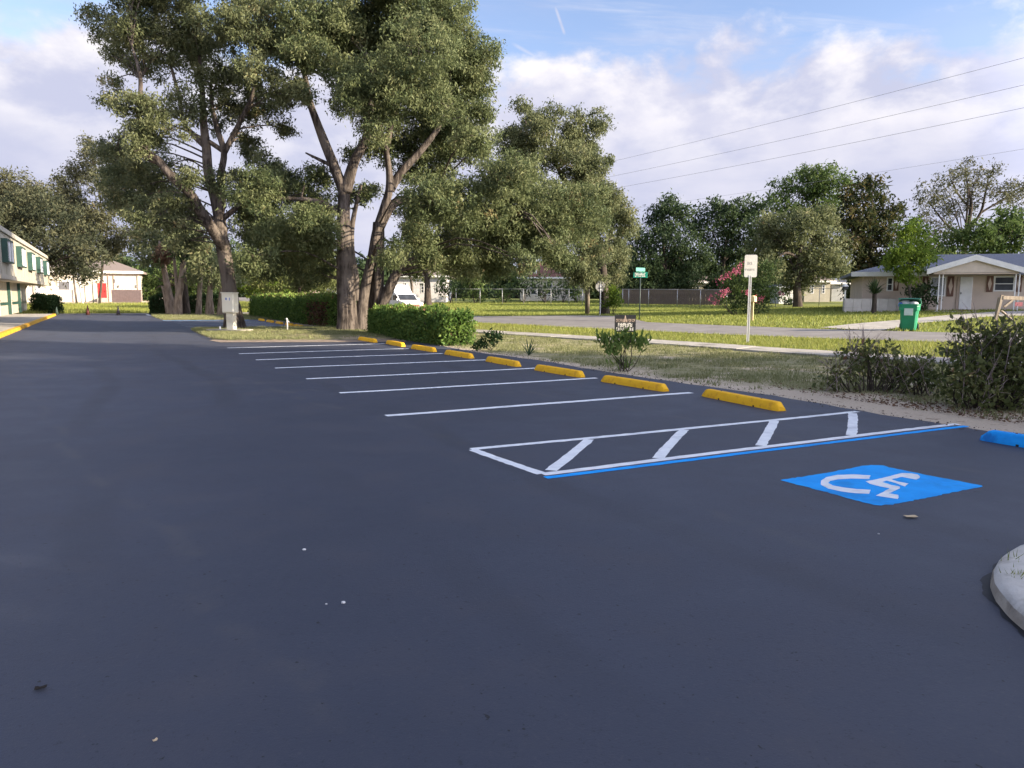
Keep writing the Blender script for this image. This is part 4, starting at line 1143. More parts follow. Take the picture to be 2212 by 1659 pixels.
MB().tube([(0, 0, 0), (0, 0, 21.2)], [.4, .25], 8).build('mast', M_GALV, t)
for dx in (-.55, 0, .55): MB().box(dx - .18, dx + .18, -.4, -.2, 19.2, 20.9).build('antenna_panel', M_GALV, t)
MB().tube([(-.7, 0, 21), (-.7, 0, 23.2)], .05, 5).build('aerial', M_GALV, t)
P = ground_at(1825, 70); t = thing('lantern_post', 'white post with a small dark lantern left of the beige house', 'lamp post', P)
MB().box(-.06, .06, -.06, .06, -.1, 1.55).build('post', M_TRIMW, t); MB().box(-.2, .2, -.2, .2, 1.56, 1.85, .02).build('lantern', M_BLACK, t); MB().add([(-.24, -.24, 1.85), (.24, -.24, 1.85), (.24, .24, 1.85), (-.24, .24, 1.85), (0, 0, 2.15)], [(3, 2, 1, 0), (0, 1, 4), (1, 2, 4), (2, 3, 4), (3, 0, 4)]).build('cap', M_TRIMW, t)
P = ground_at(178, 88); t = thing('white_pole', 'leaning white pole in the grass before the cream hall', 'pole', P)
MB().tube([(0, 0, -.1), (-.45, 0, 5.0)], [.13, .10], 8).build('shaft', M_TRIMW, t)

# ------------------------------------------------------------------ white van on the street
def van():
    Y = 68.0; P = ground_at(868, Y); t = thing('white_van', 'white high roofed van parked on the street behind the oak trunks', 'van', P, math.atan2(-DU[1], -DU[0]) + .10)
    P = P; hw = .92
    prof = [(-2.9, .45), (-2.9, 1.55), (-2.85, 1.62), (.62, 1.62), (.80, 1.56), (1.45, 1.02), (1.60, .98), (2.30, .88), (2.45, .78), (2.48, .40), (2.30, .36), (-2.7, .36)]
    b = MB().prism(prof, -hw, hw).build('body', M_CAR, t)
    MB().add([(-2.86, -.86, 1.625), (.45, -.86, 1.625), (.45, .86, 1.625), (-2.86, .86, 1.625), (-2.8, -.78, 2.42), (-.35, -.78, 2.42), (-.35, .78, 2.42), (-2.8, .78, 2.42)], [(3, 2, 1, 0), (4, 5, 6, 7), (0, 1, 5, 4), (1, 2, 6, 5), (2, 3, 7, 6), (3, 0, 4, 7)]).build('high_roof', M_CAR, t)
    MB().add([(.835, -.80, 1.545), (.835, .80, 1.545), (1.40, .86, 1.07), (1.40, -.86, 1.07), (.85, -.80, 1.555), (.85, .80, 1.555), (1.415, .86, 1.08), (1.415, -.86, 1.08)], [(0, 1, 2, 3), (7, 6, 5, 4), (0, 4, 5, 1), (2, 6, 7, 3), (1, 5, 6, 2), (0, 3, 7, 4)]).build('windscreen', M_GLASS, t)
    for s in (-1, 1):
        MB().prism([(.05, 1.06), (1.30, 1.06), (.80, 1.50), (.05, 1.50)], s * hw, s * (hw + .012)).build('side_window', M_GLASS, t)
        MB().prism([(-1.2, 1.06), (-.15, 1.06), (-.15, 1.50), (-1.2, 1.50)], s * hw, s * (hw + .012)).build('side_window', M_GLASS, t)
        MB().box(1.12, 1.26, s * (hw + .10) - .09, s * (hw + .10) + .09, 1.02, 1.22, .015).build('mirror', M_CAR, t)
        MB().box(2.45, 2.495, s * .70 - .16, s * .70 + .16, .56, .74, .01).build('headlight', M_TRIMW, t)
        MB().box(2.46, 2.50, s * .88 - .05, s * .88 + .05, .52, .76, .008).build('indicator', M_ORANGE, t)
        for x in (-1.75, 1.55):
            w = MB().tube([(x, s * (hw - .16), .33), (x, s * (hw + .02), .33)], .33, 18).build('wheel', M_RUB, t)
            MB().tube([(x, s * (hw + .021), .33), (x, s * (hw + .035), .33)], .19, 14).build('hub', M_GALV, w)
    MB().box(2.46, 2.50, -.52, .52, .50, .72, .008).build('grille', mat('red_brown_grille', (.20, .06, .03), (.12, .04, .02), 20, 3, .5, .4), t)
    MB().box(2.44, 2.60, -.95, .95, .34, .47, .02).build('bumper', M_GALV, t)


van()

# ------------------------------------------------------------------ foliage
LEAF_K = 2.9


def leaf_faces(P, size, rg, droop=.35, aspect=.5, quad=False, up=0.0, var=.35):
    n = len(P)
    d = rg.normal(size=(n, 3)); d[:, 2] += -droop * 2 + up * 2; d /= np.linalg.norm(d, axis=1)[:, None] + 1e-9
    aspect *= 1.15; size = size * 1.12
    s = np.cross(d, rg.normal(size=(n, 3))); s /= np.linalg.norm(s, axis=1)[:, None] + 1e-9
    L = (size * (1 + rg.normal(0, var, n)).clip(.45, 1.9))[:, None]; w = L * aspect * .5
    if quad:
        V = np.stack([P, P + d * L * .45 + s * w, P + d * L, P + d * L * .45 - s * w], 1).reshape(-1, 3); k = 4
    else:
        V = np.stack([P - s * w * .8, P + s * w * .8, P + d * L], 1).reshape(-1, 3); k = 3
    return V, np.arange(n * k).reshape(n, k)


def blob_leaves(blobs, rg, dens=1.0, per=34, crad=.42, flat=.75, tone_sd=.18, fine=.085):
    """blobs: (centre, radius or (rx,ry,rz)); leaf points gathered in sprays within each blob"""
    PP, TT, SP = [], [], []; dens *= LEAF_K; per *= 1.25
    for c, r in blobs:
        r = np.array((r, r, r * .85) if np.isscalar(r) else r, float)
        n = max(3, int(13 * dens * (r[0] * r[1] * r[2]) ** (2 / 3) / (crad / .42) ** 2))
        q = rg.normal(size=(n, 3)); q /= np.linalg.norm(q, axis=1)[:, None]; q *= rg.uniform(0, 1, n)[:, None] ** (1 / 2.6)
        C = np.array(c) + q * r; SP.append(C)
        tn = rg.normal(.5, tone_sd, n)
        m = rg.poisson(per, n).clip(4)
        idx = np.repeat(np.arange(n), m); o = rg.normal(size=(len(idx), 3)) * np.array((crad, crad, crad * flat)) * .55
        PP.append(C[idx] + o); TT.append(tn[idx] + rg.normal(0, fine, len(idx)))
    return np.concatenate(PP), np.concatenate(TT).clip(0, 1), SP


def branches(t, base, limbs, blobs, sprays, m, rg, name='branch', rad=.05, twigs=5, bough=.42):
    """boughs from the nearest limb into every blob, and twigs from the blob centre to its sprays"""
    S_ = []
    for P, Rr in limbs:
        a, b = catmull(P, Rr, 4); S_ += [(np.array(x), y) for x, y in zip(a, b)]
    A = np.array([s[0] for s in S_]); mb = MB()
    for (c, r), sp in zip(blobs, sprays):
        c = np.array(c); d = np.linalg.norm(A - c, axis=1) + np.maximum(0, A[:, 2] - c[2] + .3) * 1.2
        k = int(np.argmin(d)); a = A[k]
        if np.linalg.norm(a - c) > .3 and rg.random() < bough:
            mid = (a + c) / 2 + rg.normal(0, .18, 3) + np.array([0, 0, .12 * np.linalg.norm(a - c)])
            mb.tube([a - base, mid - base, c - base], [min(rad * 1.5, S_[k][1] * .8), rad, rad * .5], 6, 0, 3, False)
        for s in sp[rg.permutation(len(sp))[:twigs]]:
            mid = (c + s) / 2 + rg.normal(0, .1, 3); mb.tube([c - base, mid - base, s - base], [rad * .5, rad * .32, rad * .14], 4, 0, 0, False)
    if mb.v: mb.build(name, m, t)['kind'] = 'stuff'


def tree(name, label, base, limbs, blobs, lm, bark, leaf=.15, dens=1.0, per=34, crad=.42, seed=0, droop=.35, quad=False, aspect=.5, group=None, cat='tree', trunk_n=1, lobes=.10, brad=.05, twigs=5, tone_sd=.15, flat=.75, extra=()):
    rg = np.random.default_rng(seed + 100); base = np.array(base, float)
    t = thing(name, label, cat, base, 0, group)
    for i, (P, Rr) in enumerate(limbs):
        P = [np.array(p, float) - base for p in P]
        big = i < trunk_n
        MB().tube(P, Rr, 14 if big else 8, lobes if big else lobes * .4, 5, True, seed + i).build('trunk' if big else 'limb', bark, t)
    P, T, sp = blob_leaves(blobs, rg, dens, per, crad, flat, tone_sd)
    branches(t, base, limbs, blobs, sp, bark, rg, rad=brad, twigs=twigs)
    V, F = leaf_faces(P, leaf, rg, droop, aspect, quad)
    mesh_arr('crown', V - base, F, lm, t, tone=T)
    for nm, bl, m2, kw in extra:
        P, T, _ = blob_leaves(bl, rg, **{k: v for k, v in kw.items() if k != 'leaf'}); V, F = leaf_faces(P, kw.get('leaf', leaf), rg, droop, aspect, quad); mesh_arr(nm, V - base, F, m2, t, tone=T)
    return t


def pxblobs(L, Y, spread, rg, zs=.85):
    """measured crown lobes: picture position, radius and depth turned into metres"""
    out = []
    for a in L:
        px, py, r = a[:3]; dy = a[3] if len(a) > 3 else rg.uniform(-spread, spread)
        c = AT(px, py, Y + dy); R = r * (Y + dy) / FPX
        if c[2] - R * zs < .3: c[2] = .3 + R * zs
        out.append((c, (R, R * rg.uniform(.9, 1.3), R * zs)))
    return out


def layered(bl, rg, k=3, f=.60, zs=.55):
    """breaks every crown lobe into flatter clumps with gaps between them"""
    out = []
    for c, r in bl:
        for _ in range(k):
            q = rg.normal(size=3); q /= np.linalg.norm(q); q *= rg.uniform(.3, .95)
            e = f * rg.uniform(.75, 1.2); out.append((np.array(c) + q * r, (r[0] * e, r[1] * e, r[2] * e * zs / .85)))
    return out


def pl(Y, *pts): return [AT(p[0], p[1], Y + (p[2] if len(p) > 2 else 0)) for p in pts]


rg = np.random.default_rng(21)
# --- the big oak with several trunks, at the head of the clipped hedge
YO = 33.0
b2 = G(758, 716); b2[2] = 0
o2_blobs = pxblobs([(760, 60, 85), (850, 40, 95), (940, 70, 95), (1005, 130, 68), (975, 215, 85), (890, 170, 90), (820, 130, 90), (930, 285, 80), (845, 245, 70), (1000, 325, 66),
                    (700, 50, 75), (640, 40, 55), (660, 125, 55), (775, 200, 62), (800, -60, 100), (900, -60, 100), (700, -60, 80), (1040, 230, 30), (1030, 310, 36), (1020, 180, 45),
                    (960, 450, 85), (1040, 430, 90), (1115, 430, 90), (1175, 470, 85), (1060, 520, 80), (975, 535, 56), (1140, 530, 60), (1205, 510, 52), (930, 400, 55), (1070, 370, 62), (900, 520, 42), (1010, 570, 40), (1120, 560, 34), (1190, 545, 36), (1060, 575, 28), (930, 570, 30), (1225, 565, 24), (880, 330, 45), (880, 470, 40), (1215, 450, 50),
                    (655, 470, 50), (700, 500, 34), (620, 525, 46), (690, 400, 36), (610, 420, 72), (570, 490, 66), (640, 500, 62), (690, 440, 46), (680, 545, 42), (570, 400, 52), (610, 560, 52), (540, 440, 40), (655, 600, 28), (560, 560, 36), (695, 590, 24),
                    (745, 420, 22), (800, 420, 30), (760, 330, 20), (820, 330, 28), (850, 550, 30)], YO, 4.3, rg)
def foot(q): q[0][2] = -.12; return q


o2_limbs = [(foot(pl(YO, (749, 717), (749, 695), (748, 650), (745, 590), (743, 530), (742, 470), (744, 410))), [.56, .46, .40, .345, .31, .28, .24]),
            (foot(pl(YO + .3, (777, 714), (783, 655), (794, 595), (804, 550), (814, 500), (830, 450), (842, 400), (835, 330), (815, 250))), [.34, .23, .2, .2, .2, .19, .17, .11, .05]),
            (foot(pl(YO + 1.1, (816, 712), (815, 690), (815, 650), (816, 590), (817, 530), (818, 480))), [.46, .36, .31, .29, .27, .23]),
            (foot(pl(YO + 1.8, (797, 710), (796, 660), (798, 605), (806, 560))), [.17, .13, .12, .08]),
            (pl(YO + .9, (822, 670), (838, 630), (857, 588), (878, 540), (905, 470), (950, 400)), [.25, .24, .22, .19, .14, .08]),
            (pl(YO, (745, 420), (722, 360), (702, 310), (685, 265), (668, 215), (655, 150), (620, 70)), [.25, .22, .2, .17, .14, .1, .05]),
            (pl(YO, (746, 415), (765, 350), (790, 300), (800, 230), (800, 130)), [.28, .22, .18, .13, .06]),
            (pl(YO + .7, (842, 410), (868, 370), (905, 330), (950, 270), (975, 200)), [.22, .18, .15, .11, .05]),
            (pl(YO + .9, (818, 490), (850, 440), (900, 432), (930, 470), (1000, 470), (1080, 450)), [.26, .2, .17, .15, .12, .07]),
            (pl(YO + .7, (832, 330), (850, 250), (880, 160), (890, 60)), [.17, .13, .09, .05]),
            (pl(YO, (744, 470), (700, 440), (650, 430), (590, 430)), [.15, .12, .09, .05]),
            (pl(YO + .2, (770, 650), (769, 600), (760, 540), (762, 480), (780, 400)), [.13, .15, .13, .11, .07]),
            (pl(YO, (722, 360), (690, 345), (660, 330)), [.09, .07, .03])]
o2_blobs = layered(o2_blobs, rg, 4, .84, .78)
tree('oak_tree', 'huge many trunked oak between the two clipped hedges', b2, o2_limbs, o2_blobs, L_OAK, M_BARK, leaf=.105, dens=.42, per=62, crad=.31, seed=1, trunk_n=4, lobes=.13, brad=.032, twigs=4, droop=.45)

# --- leaning oak behind the cabinet
YL = 34.0; b1 = G(506, 713); b1[2] = 0
o1_blobs = pxblobs([(228, 40, 36), (280, 85, 52), (340, 55, 62), (410, 45, 72), (480, 55, 72), (555, 55, 72), (620, 95, 52), (240, 110, 38), (300, 150, 42), (330, 25, 60), (225, 195, 34), (265, 220, 42),
                    (320, 245, 48), (395, 225, 48), (440, 165, 48), (520, 160, 60), (590, 180, 58), (640, 200, 40), (335, 300, 48), (285, 300, 36), (480, 240, 44), (560, 230, 48), (615, 275, 30), (440, 110, 50), (390, 120, 40), (530, 330, 28), (570, 350, 26),
                    (290, 380, 46, 5), (330, 430, 46, 5.5), (260, 335, 36, 5), (350, 470, 40, 5), (300, 300, 44, 5), (245, 385, 30, 6.5), (270, 430, 28, 6.5), (285, 350, 46), (335, 390, 50), (285, 420, 46), (355, 450, 42), (255, 330, 28), (305, 470, 42), (375, 495, 32), (410, 380, 24), (500, 390, 38), (540, 300, 22), (400, 470, 30), (420, 520, 26), (330, -30, 70), (450, -40, 80), (560, -30, 70)], YL, 3.6, rg)
o1_limbs = [([b1 + np.array([0, 0, -.2]), b1 + np.array([-.02, 0, .55])] + pl(YL, (497, 640), (488, 570), (480, 520)), [.58, .40, .33, .31, .30]),
            (pl(YL, (480, 525), (474, 470), (466, 430), (450, 370), (446, 320), (440, 265), (437, 200), (430, 110)), [.30, .27, .25, .22, .2, .17, .12, .06]),
            (pl(YL - .3, (484, 540, .3), (462, 500, -.5), (432, 455, -1.2), (412, 420, -1.7), (375, 385, -2.2), (345, 350, -2.4), (325, 330, -2.4)), [.27, .24, .22, .2, .18, .14, .08]),
            (pl(YL, (474, 470), (480, 425), (477, 380), (484, 330), (470, 280), (458, 230), (455, 180)), [.2, .18, .16, .14, .12, .1, .06]),
            (pl(YL - 2.2, (345, 352), (306, 330), (304, 295), (300, 255), (303, 210), (302, 160), (285, 100)), [.13, .13, .12, .11, .1, .08, .04]),
            (pl(YL, (480, 325), (450, 305), (420, 290), (395, 262)), [.11, .1, .08, .05]),
            (pl(YL, (446, 320), (400, 270), (385, 200), (365, 130)), [.12, .1, .08, .05]),
            (pl(YL, (472, 480), (520, 440), (560, 400)), [.14, .11, .06]),
            (pl(YL, (303, 170), (330, 130), (350, 120)), [.06, .05, .03]),
            (pl(YL, (484, 330), (520, 260), (550, 190), (560, 90)), [.14, .11, .08, .05])]
o1_blobs = layered(o1_blobs, rg, 4, .74, .70)
tree('oak_tree', 'leaning oak with two long limbs behind the ivory cabinet', b1, o1_limbs, o1_blobs, L_OAK2, M_BARK, leaf=.105, dens=.35, per=60, crad=.30, seed=2, lobes=.12, brad=.028, twigs=4, droop=.4)

# --- oak behind the utility pole
Y3 = 51.5; b3 = ground_at(1306, Y3)
o3_blobs = pxblobs([(1142, 250, 34), (1180, 265, 40), (1235, 270, 36), (1272, 300, 34), (1120, 300, 40), (1190, 325, 40), (1255, 365, 46), (1285, 415, 36), (1225, 440, 46), (1158, 360, 44), (1120, 350, 40), (1295, 255, 20), (1300, 350, 20), (1130, 225, 16),
                    (1310, 480, 50), (1345, 480, 24), (1285, 540, 46), (1268, 595, 34), (1318, 565, 36), (1335, 530, 28), (1305, 430, 32), (1245, 500, 40), (1240, 560, 36), (1290, 610, 22), (1328, 600, 18), (1325, 445, 20), (1355, 500, 18), (1268, 472, 24, -2.2), (1270, 445, 24, -2.4), (1264, 405, 26, -2), (1276, 350, 24, -2.2), (1262, 500, 20, -2)], Y3, 3.2, rg)
o3_limbs = [([b3 + np.array([0, 0, -.2]), b3 + np.array([0, 0, .6])] + pl(Y3, (1303, 600), (1296, 540), (1280, 470), (1262, 400), (1245, 330), (1240, 280)), [.45, .33, .3, .27, .24, .2, .14, .06]),
            (pl(Y3, (1270, 430), (1220, 390), (1195, 330), (1180, 270)), [.18, .15, .11, .05]), (pl(Y3, (1240, 330), (1195, 345), (1150, 330), (1135, 260)), [.14, .12, .09, .04]), (pl(Y3, (1296, 545), (1320, 500), (1330, 460)), [.12, .09, .05])]
o3_blobs = layered(o3_blobs, rg, 4, .80, .8)
tree('oak_tree', 'tall narrow oak behind the utility pole, drooping over the lawn', b3, o3_limbs, o3_blobs, L_OAK2, M_BARKD, leaf=.14, dens=.40, per=50, crad=.36, seed=3, brad=.03, twigs=3, droop=.55)

# --- background trees: (name, label, depth, base px, blobs, leaves, leaf size, density, group)
def simple_tree(name, label, Y, bx, L, lm, leaf=.3, dens=.8, per=30, crad=.7, seed=0, bark=None, top=None, r0=.3, spread=2.5, droop=.3, group=None, extra_limbs=(), tone_sd=.15, twigs=2, brad=.05, flat=.75, extra=()):
    g = np.random.default_rng(seed + 500); bl = pxblobs(L, Y, spread, g)
    b = ground_at(bx, Y); cs = np.array([c for c, r in bl]); ctr = cs.mean(0); tp = cs[np.argmax(cs[:, 2])]
    lo = b + (ctr - b) * .45 + np.array([g.uniform(-.3, .3), 0, 0])
    limbs = [([b + np.array([0, 0, -.3]), b + np.array([0, 0, .5]), lo, ctr, (ctr + tp) / 2], [r0 * 1.3, r0, r0 * .8, r0 * .55, r0 * .2])]
    for k in g.permutation(len(bl))[:5]:
        limbs.append(([lo + (ctr - lo) * g.uniform(0, .7), (ctr + bl[k][0]) / 2 + np.array([0, 0, .3]), bl[k][0]], [r0 * .4, r0 * .25, r0 * .1]))
    limbs += list(extra_limbs)
    return tree(name, label, b, limbs, bl, lm, bark or M_BARKD, leaf=leaf, dens=dens, per=per, crad=crad, seed=seed, droop=droop, group=group, brad=brad, twigs=twigs, tone_sd=tone_sd, lobes=.06, flat=flat, extra=extra)


GT = 'trees behind the houses across the street'
simple_tree('dark_tree', 'dark dense tree right of the utility pole, above the board fence', 92, 1440, [(1432, 468, 40), (1462, 515, 44), (1400, 520, 40), (1395, 570, 42), (1440, 590, 46), (1490, 555, 44), (1442, 442, 24), (1365, 545, 26), (1470, 460, 26), (1370, 585, 24), (1490, 590, 24)], L_DEEP, .34, .8, 30, .8, 11, group=GT)
simple_tree('dark_tree', 'dark feathery tree in the middle of the far row, behind the pink shrub', 95, 1560, [(1530, 470, 40), (1572, 450, 34), (1602, 480, 44), (1560, 530, 52), (1622, 445, 34), (1540, 575, 40), (1620, 550, 44), (1503, 490, 26), (1600, 590, 28), (1645, 500, 34), (1500, 590, 24)], L_DEEP, .34, .75, 30, .8, 12, group=GT)
simple_tree('leafy_tree', 'tallest pale green tree of the far row with a ragged top', 112, 1755, [(1692, 408, 30), (1742, 400, 40), (1785, 390, 36), (1822, 388, 22), (1700, 450, 36), (1762, 445, 44), (1742, 375, 20), (1803, 430, 30), (1672, 430, 18), (1842, 400, 14), (1790, 370, 16), (1765, 365, 14), (1720, 480, 34), (1790, 470, 30)], L_MID, .38, .75, 28, .9, 13, group=GT)
simple_tree('front_oak', 'broad olive oak standing on the lawn in front of the cream house', 62, 1724, [(1682, 500, 42), (1732, 485, 44), (1775, 515, 42), (1705, 550, 52), (1762, 565, 50), (1802, 560, 32), (1662, 575, 34), (1720, 598, 42), (1645, 530, 34), (1785, 470, 24), (1820, 585, 20), (1655, 480, 24)], L_OAK2, .22, .9, 34, .52, 14, r0=.36, group=GT)
simple_tree('magnolia_tree', 'dark magnolia with brown tinged leaves beside the beige house', 72, 1868, [(1862, 420, 34), (1885, 400, 24), (1842, 468, 42), (1900, 458, 42), (1868, 515, 50), (1920, 515, 34), (1828, 530, 30), (1932, 460, 22), (1862, 575, 38), (1928, 560, 26), (1850, 620, 24), (1895, 590, 28)], L_MAG, .34, .8, 26, .7, 15, r0=.35, group=GT, spread=1.8)
wl = [(pl(80, (2078, 600), (2082, 540), (2092, 485), (2098, 440), (2090, 400), (2085, 370)), [.3, .26, .2, .15, .1, .05]), (pl(80, (2090, 500), (2118, 460), (2128, 420), (2135, 385)), [.18, .14, .1, .05]), (pl(80, (2096, 450), (2070, 420), (2055, 390)), [.12, .09, .04]), (pl(80, (2118, 460), (2160, 435), (2195, 420)), [.12, .09, .04]), (pl(80, (2085, 520), (2040, 480), (2010, 440)), [.13, .1, .05])]
simple_tree('wispy_tree', 'sparse wispy tree with bare curved limbs behind the beige house', 80, 2078, [(2008, 420, 32), (2060, 388, 36), (2112, 392, 38), (2160, 415, 34), (2200, 425, 34), (2035, 450, 36), (2092, 440, 30), (1992, 465, 26), (2020, 500, 28), (2142, 375, 24), (2085, 365, 22), (2230, 400, 34), (2050, 500, 24)], L_WISP, .22, .62, 22, .62, 16, r0=.16, group=GT, extra_limbs=wl, twigs=8, brad=.035)
simple_tree('leafy_tree', 'mid green tree rising right behind the beige roof', 66, 2130, [(2062, 520, 30), (2112, 508, 36), (2162, 498, 40), (2202, 518, 38), (2235, 480, 44), (2132, 540, 28), (2045, 545, 22), (2180, 470, 26), (2260, 520, 40)], L_MID, .28, .85, 30, .6, 17, group=GT)
simple_tree('brown_tree', 'brownish tree between the magnolia and the wispy tree, low behind the roof', 84, 1985, [(1960, 560, 28), (2005, 545, 24), (1985, 580, 26), (1940, 590, 24)], L_WISP, .3, .9, 30, .7, 18, group=GT)
simple_tree('young_tree', 'slim young tree with lime green leaves in front of the beige house', 41.5, 1969, [(1962, 498, 22), (1986, 508, 24), (1952, 535, 26), (1990, 548, 26), (1932, 556, 20), (1972, 575, 24), (1942, 588, 16), (2000, 525, 16), (1975, 480, 12), (1920, 572, 12), (2008, 555, 12), (1960, 600, 14)], L_LIME, .16, 1.0, 26, .34, 19, bark=M_BARK, r0=.075, spread=.8, droop=.5, brad=.02)
# far left
GL = 'trees beyond the far end of the lot'
simple_tree('dark_oak', 'dark oak arching over the roof of the two storey building', 76, 30, [(20, 480, 46), (88, 520, 54), (150, 535, 44), (60, 440, 46), (118, 465, 50), (0, 540, 50), (192, 545, 34), (100, 570, 26), (165, 578, 30), (-30, 470, 60), (-40, 540, 60), (205, 585, 18), (55, 550, 36), (128, 598, 18), (90, 610, 12), (180, 605, 12), (190, 500, 32)], L_DULL, .26, .75, 30, .65, 31, group=GL, r0=.4, tone_sd=.2)
simple_tree('pale_oak', 'pale olive treetop at the left edge behind the dark oak', 100, 60, [(30, 400, 38), (70, 420, 36), (-10, 420, 44), (100, 445, 34), (20, 440, 40), (130, 450, 24), (150, 430, 26), (0, 470, 40), (60, 470, 40)], L_WISP, .30, 1.05, 30, .8, 32, group=GL)
simple_tree('pale_oak', 'tall pale olive tree with open branches left of the leaning oak', 86, 215, [(200, 335, 30), (168, 378, 34), (150, 428, 36), (228, 395, 40), (275, 440, 40), (210, 468, 42), (250, 330, 22), (262, 520, 40), (190, 305, 16), (175, 470, 34), (300, 500, 34), (230, 540, 32), (130, 400, 24), (270, 380, 34), (310, 430, 30), (150, 510, 34), (190, 520, 34)], L_WISP, .24, 1.0, 28, .62, 33, r0=.15, group=GL, twigs=5)
simple_tree('green_tree', 'mid green tree behind the trunk cluster', 108, 340, [(330, 610, 34), (420, 595, 40), (300, 600, 26), (370, 560, 40), (460, 590, 36), (320, 640, 20), (400, 640, 20)], L_MID, .36, .8, 30, .9, 34, group=GL)
simple_tree('green_tree', 'dark green tree between the trunk cluster and the leaning oak', 112, 440, [(440, 560, 44), (400, 540, 40), (480, 540, 40), (350, 530, 36), (450, 620, 36), (500, 600, 32), (380, 600, 30)], L_DEEP, .36, .8, 30, .9, 35, group=GL)
simple_tree('olive_tree', 'light olive tree drooping between the two big oaks', 73, 660, [(545, 595, 36), (600, 600, 40), (650, 580, 38), (700, 590, 32), (560, 555, 40), (620, 550, 42), (680, 545, 38), (520, 570, 28), (590, 630, 18), (720, 620, 18), (640, 620, 18), (710, 560, 30), (660, 620, 20), (690, 620, 18)], L_OAK3, .22, .85, 30, .55, 36, group=GL, r0=.2, droop=.6)
simple_tree('lime_tree', 'bright green young tree behind the left hedge', 82, 590, [(540, 620, 22), (575, 615, 26), (610, 622, 22), (560, 590, 22), (520, 610, 16)], L_LIME, .2, .9, 28, .5, 37, group=GL, r0=.1)
simple_tree('street_tree', 'dark stemmed tree in front of the plain white house', 84, 924, [(900, 560, 34), (950, 560, 36), (925, 530, 36), (870, 575, 26), (975, 590, 22), (905, 595, 16)], L_OAK, .26, .85, 30, .6, 38, r0=.42, bark=M_BARKD)
simple_tree('street_tree', 'thin stemmed tree beside the barred window of the white house', 88, 888, [(880, 570, 24), (860, 555, 26), (900, 585, 18)], L_OAK2, .26, .8, 28, .6, 39, r0=.2, bark=M_BARK)

# --- trunk cluster of the far island
def stems(Y, label, paths, radii, bark, seed, lobes=.08):
    t = None; b = ground_at(paths[0][0][0], Y); b[2] = .05
    t = thing('island_tree', label, 'tree', b, 0, 'trees clustered on the far island')
    for i, (p, r) in enumerate(zip(paths, radii)):
        q = pl(Y, *p); q[0][2] = -.1
        MB().tube([x - b for x in q], r, 12, lobes, 4, True, seed + i).build('trunk', bark, t)
    return t, b


def crown_on(t, b, L, Y, lm, leaf, dens, seed, spread=3.4, crad=.55, name='crown', per=30):
    g = np.random.default_rng(seed); bl = pxblobs(L, Y, spread, g); P, T, sp = blob_leaves(bl, g, dens, per, crad)
    V, F = leaf_faces(P, leaf, g, .4); mesh_arr(name, V - b, F, lm, t, tone=T)
    if name == 'crown':
        c = np.array([x for x, r in bl]).mean(0); branches(t, b, [([c - np.array([0, 0, 2.5]), c, c + np.array([0, 0, .5])], [.15, .12, .05])], bl, sp, M_BARKP, g, rad=.06, twigs=3)


YC = 58.5
t, b = stems(YC, 'pale leaning tree at the left of the trunk cluster, with a reddish moss tuft', [[(374, 682), (368, 650), (358, 600), (351, 560), (345, 520)], [(366, 682), (358, 640), (352, 618)]], [[.36, .27, .22, .18, .1], [.24, .17, .13]], M_BARKP, 51)
crown_on(t, b, [(325, 555, 30), (365, 515, 36), (400, 480, 36), (350, 470, 38), (420, 520, 30), (320, 510, 30), (300, 540, 20)], YC, L_OAK2, .22, .9, 61)
crown_on(t, b, [(352, 545, 14), (346, 557, 10), (362, 555, 8)], YC - 1, L_MOSS, .2, 1.6, 62, .5, .35, 'moss')
t, b = stems(YC - 1, 'pale forked tree in the middle of the trunk cluster', [[(384, 683), (385, 650), (390, 620), (396, 570), (398, 530)], [(386, 640), (380, 600), (376, 560), (372, 530)]], [[.38, .3, .24, .2, .12], [.15, .13, .11, .07]], M_BARKP, 52)
crown_on(t, b, [(410, 500, 30), (430, 540, 26), (380, 520, 24)], YC - 1, L_OAK2, .22, .9, 63)
t, b = stems(YC + 1, 'dark trunked tree just right of the pale forked tree', [[(404, 681), (402, 650), (398, 600), (396, 540)], [(396, 681), (396, 640), (392, 590)]], [[.3, .22, .18, .1], [.2, .15, .1]], M_BARKD, 53)
crown_on(t, b, [(420, 560, 26), (400, 545, 24)], YC + 1, L_DEEP, .22, .9, 64)
t, b = stems(YC, 'slim straight tree in the right half of the trunk cluster', [[(428, 681), (430, 650), (432, 610), (436, 560)]], [[.27, .2, .17, .08]], M_BARKP, 54)
crown_on(t, b, [(440, 570, 28), (425, 590, 20), (455, 600, 22)], YC, L_OAK2, .22, .9, 65)
t, b = stems(YC - .5, 'stout short tree right of centre in the trunk cluster', [[(452, 681), (452, 650), (454, 620), (458, 570)], [(458, 681), (457, 655), (452, 630)]], [[.34, .24, .2, .1], [.2, .14, .1]], M_BARKP, 55)
crown_on(t, b, [(460, 580, 24), (475, 600, 22)], YC - .5, L_OAK2, .22, .9, 66)
t, b = stems(YC - 1, 'twin stemmed tree at the right end of the trunk cluster', [[(475, 681), (478, 650), (482, 610), (485, 560)], [(486, 681), (488, 650), (490, 620)]], [[.28, .22, .18, .1], [.3, .2, .13]], M_BARKP, 56)
crown_on(t, b, [(488, 575, 24), (480, 600, 18), (500, 600, 18)], YC - 1, L_OAK2, .22, .9, 67)
P = ground_at(165, 92); t = thing('thin_tree', 'thin brownish tree trunk in front of the cream hall', 'tree', P); MB().tube([(0, 0, -.1), (-.15, 0, 2.2), (-.3, 0, 5.2), (0, 0, 7)], [.13, .11, .09, .05], 8, .05, 3).build('trunk', M_BARK, t)
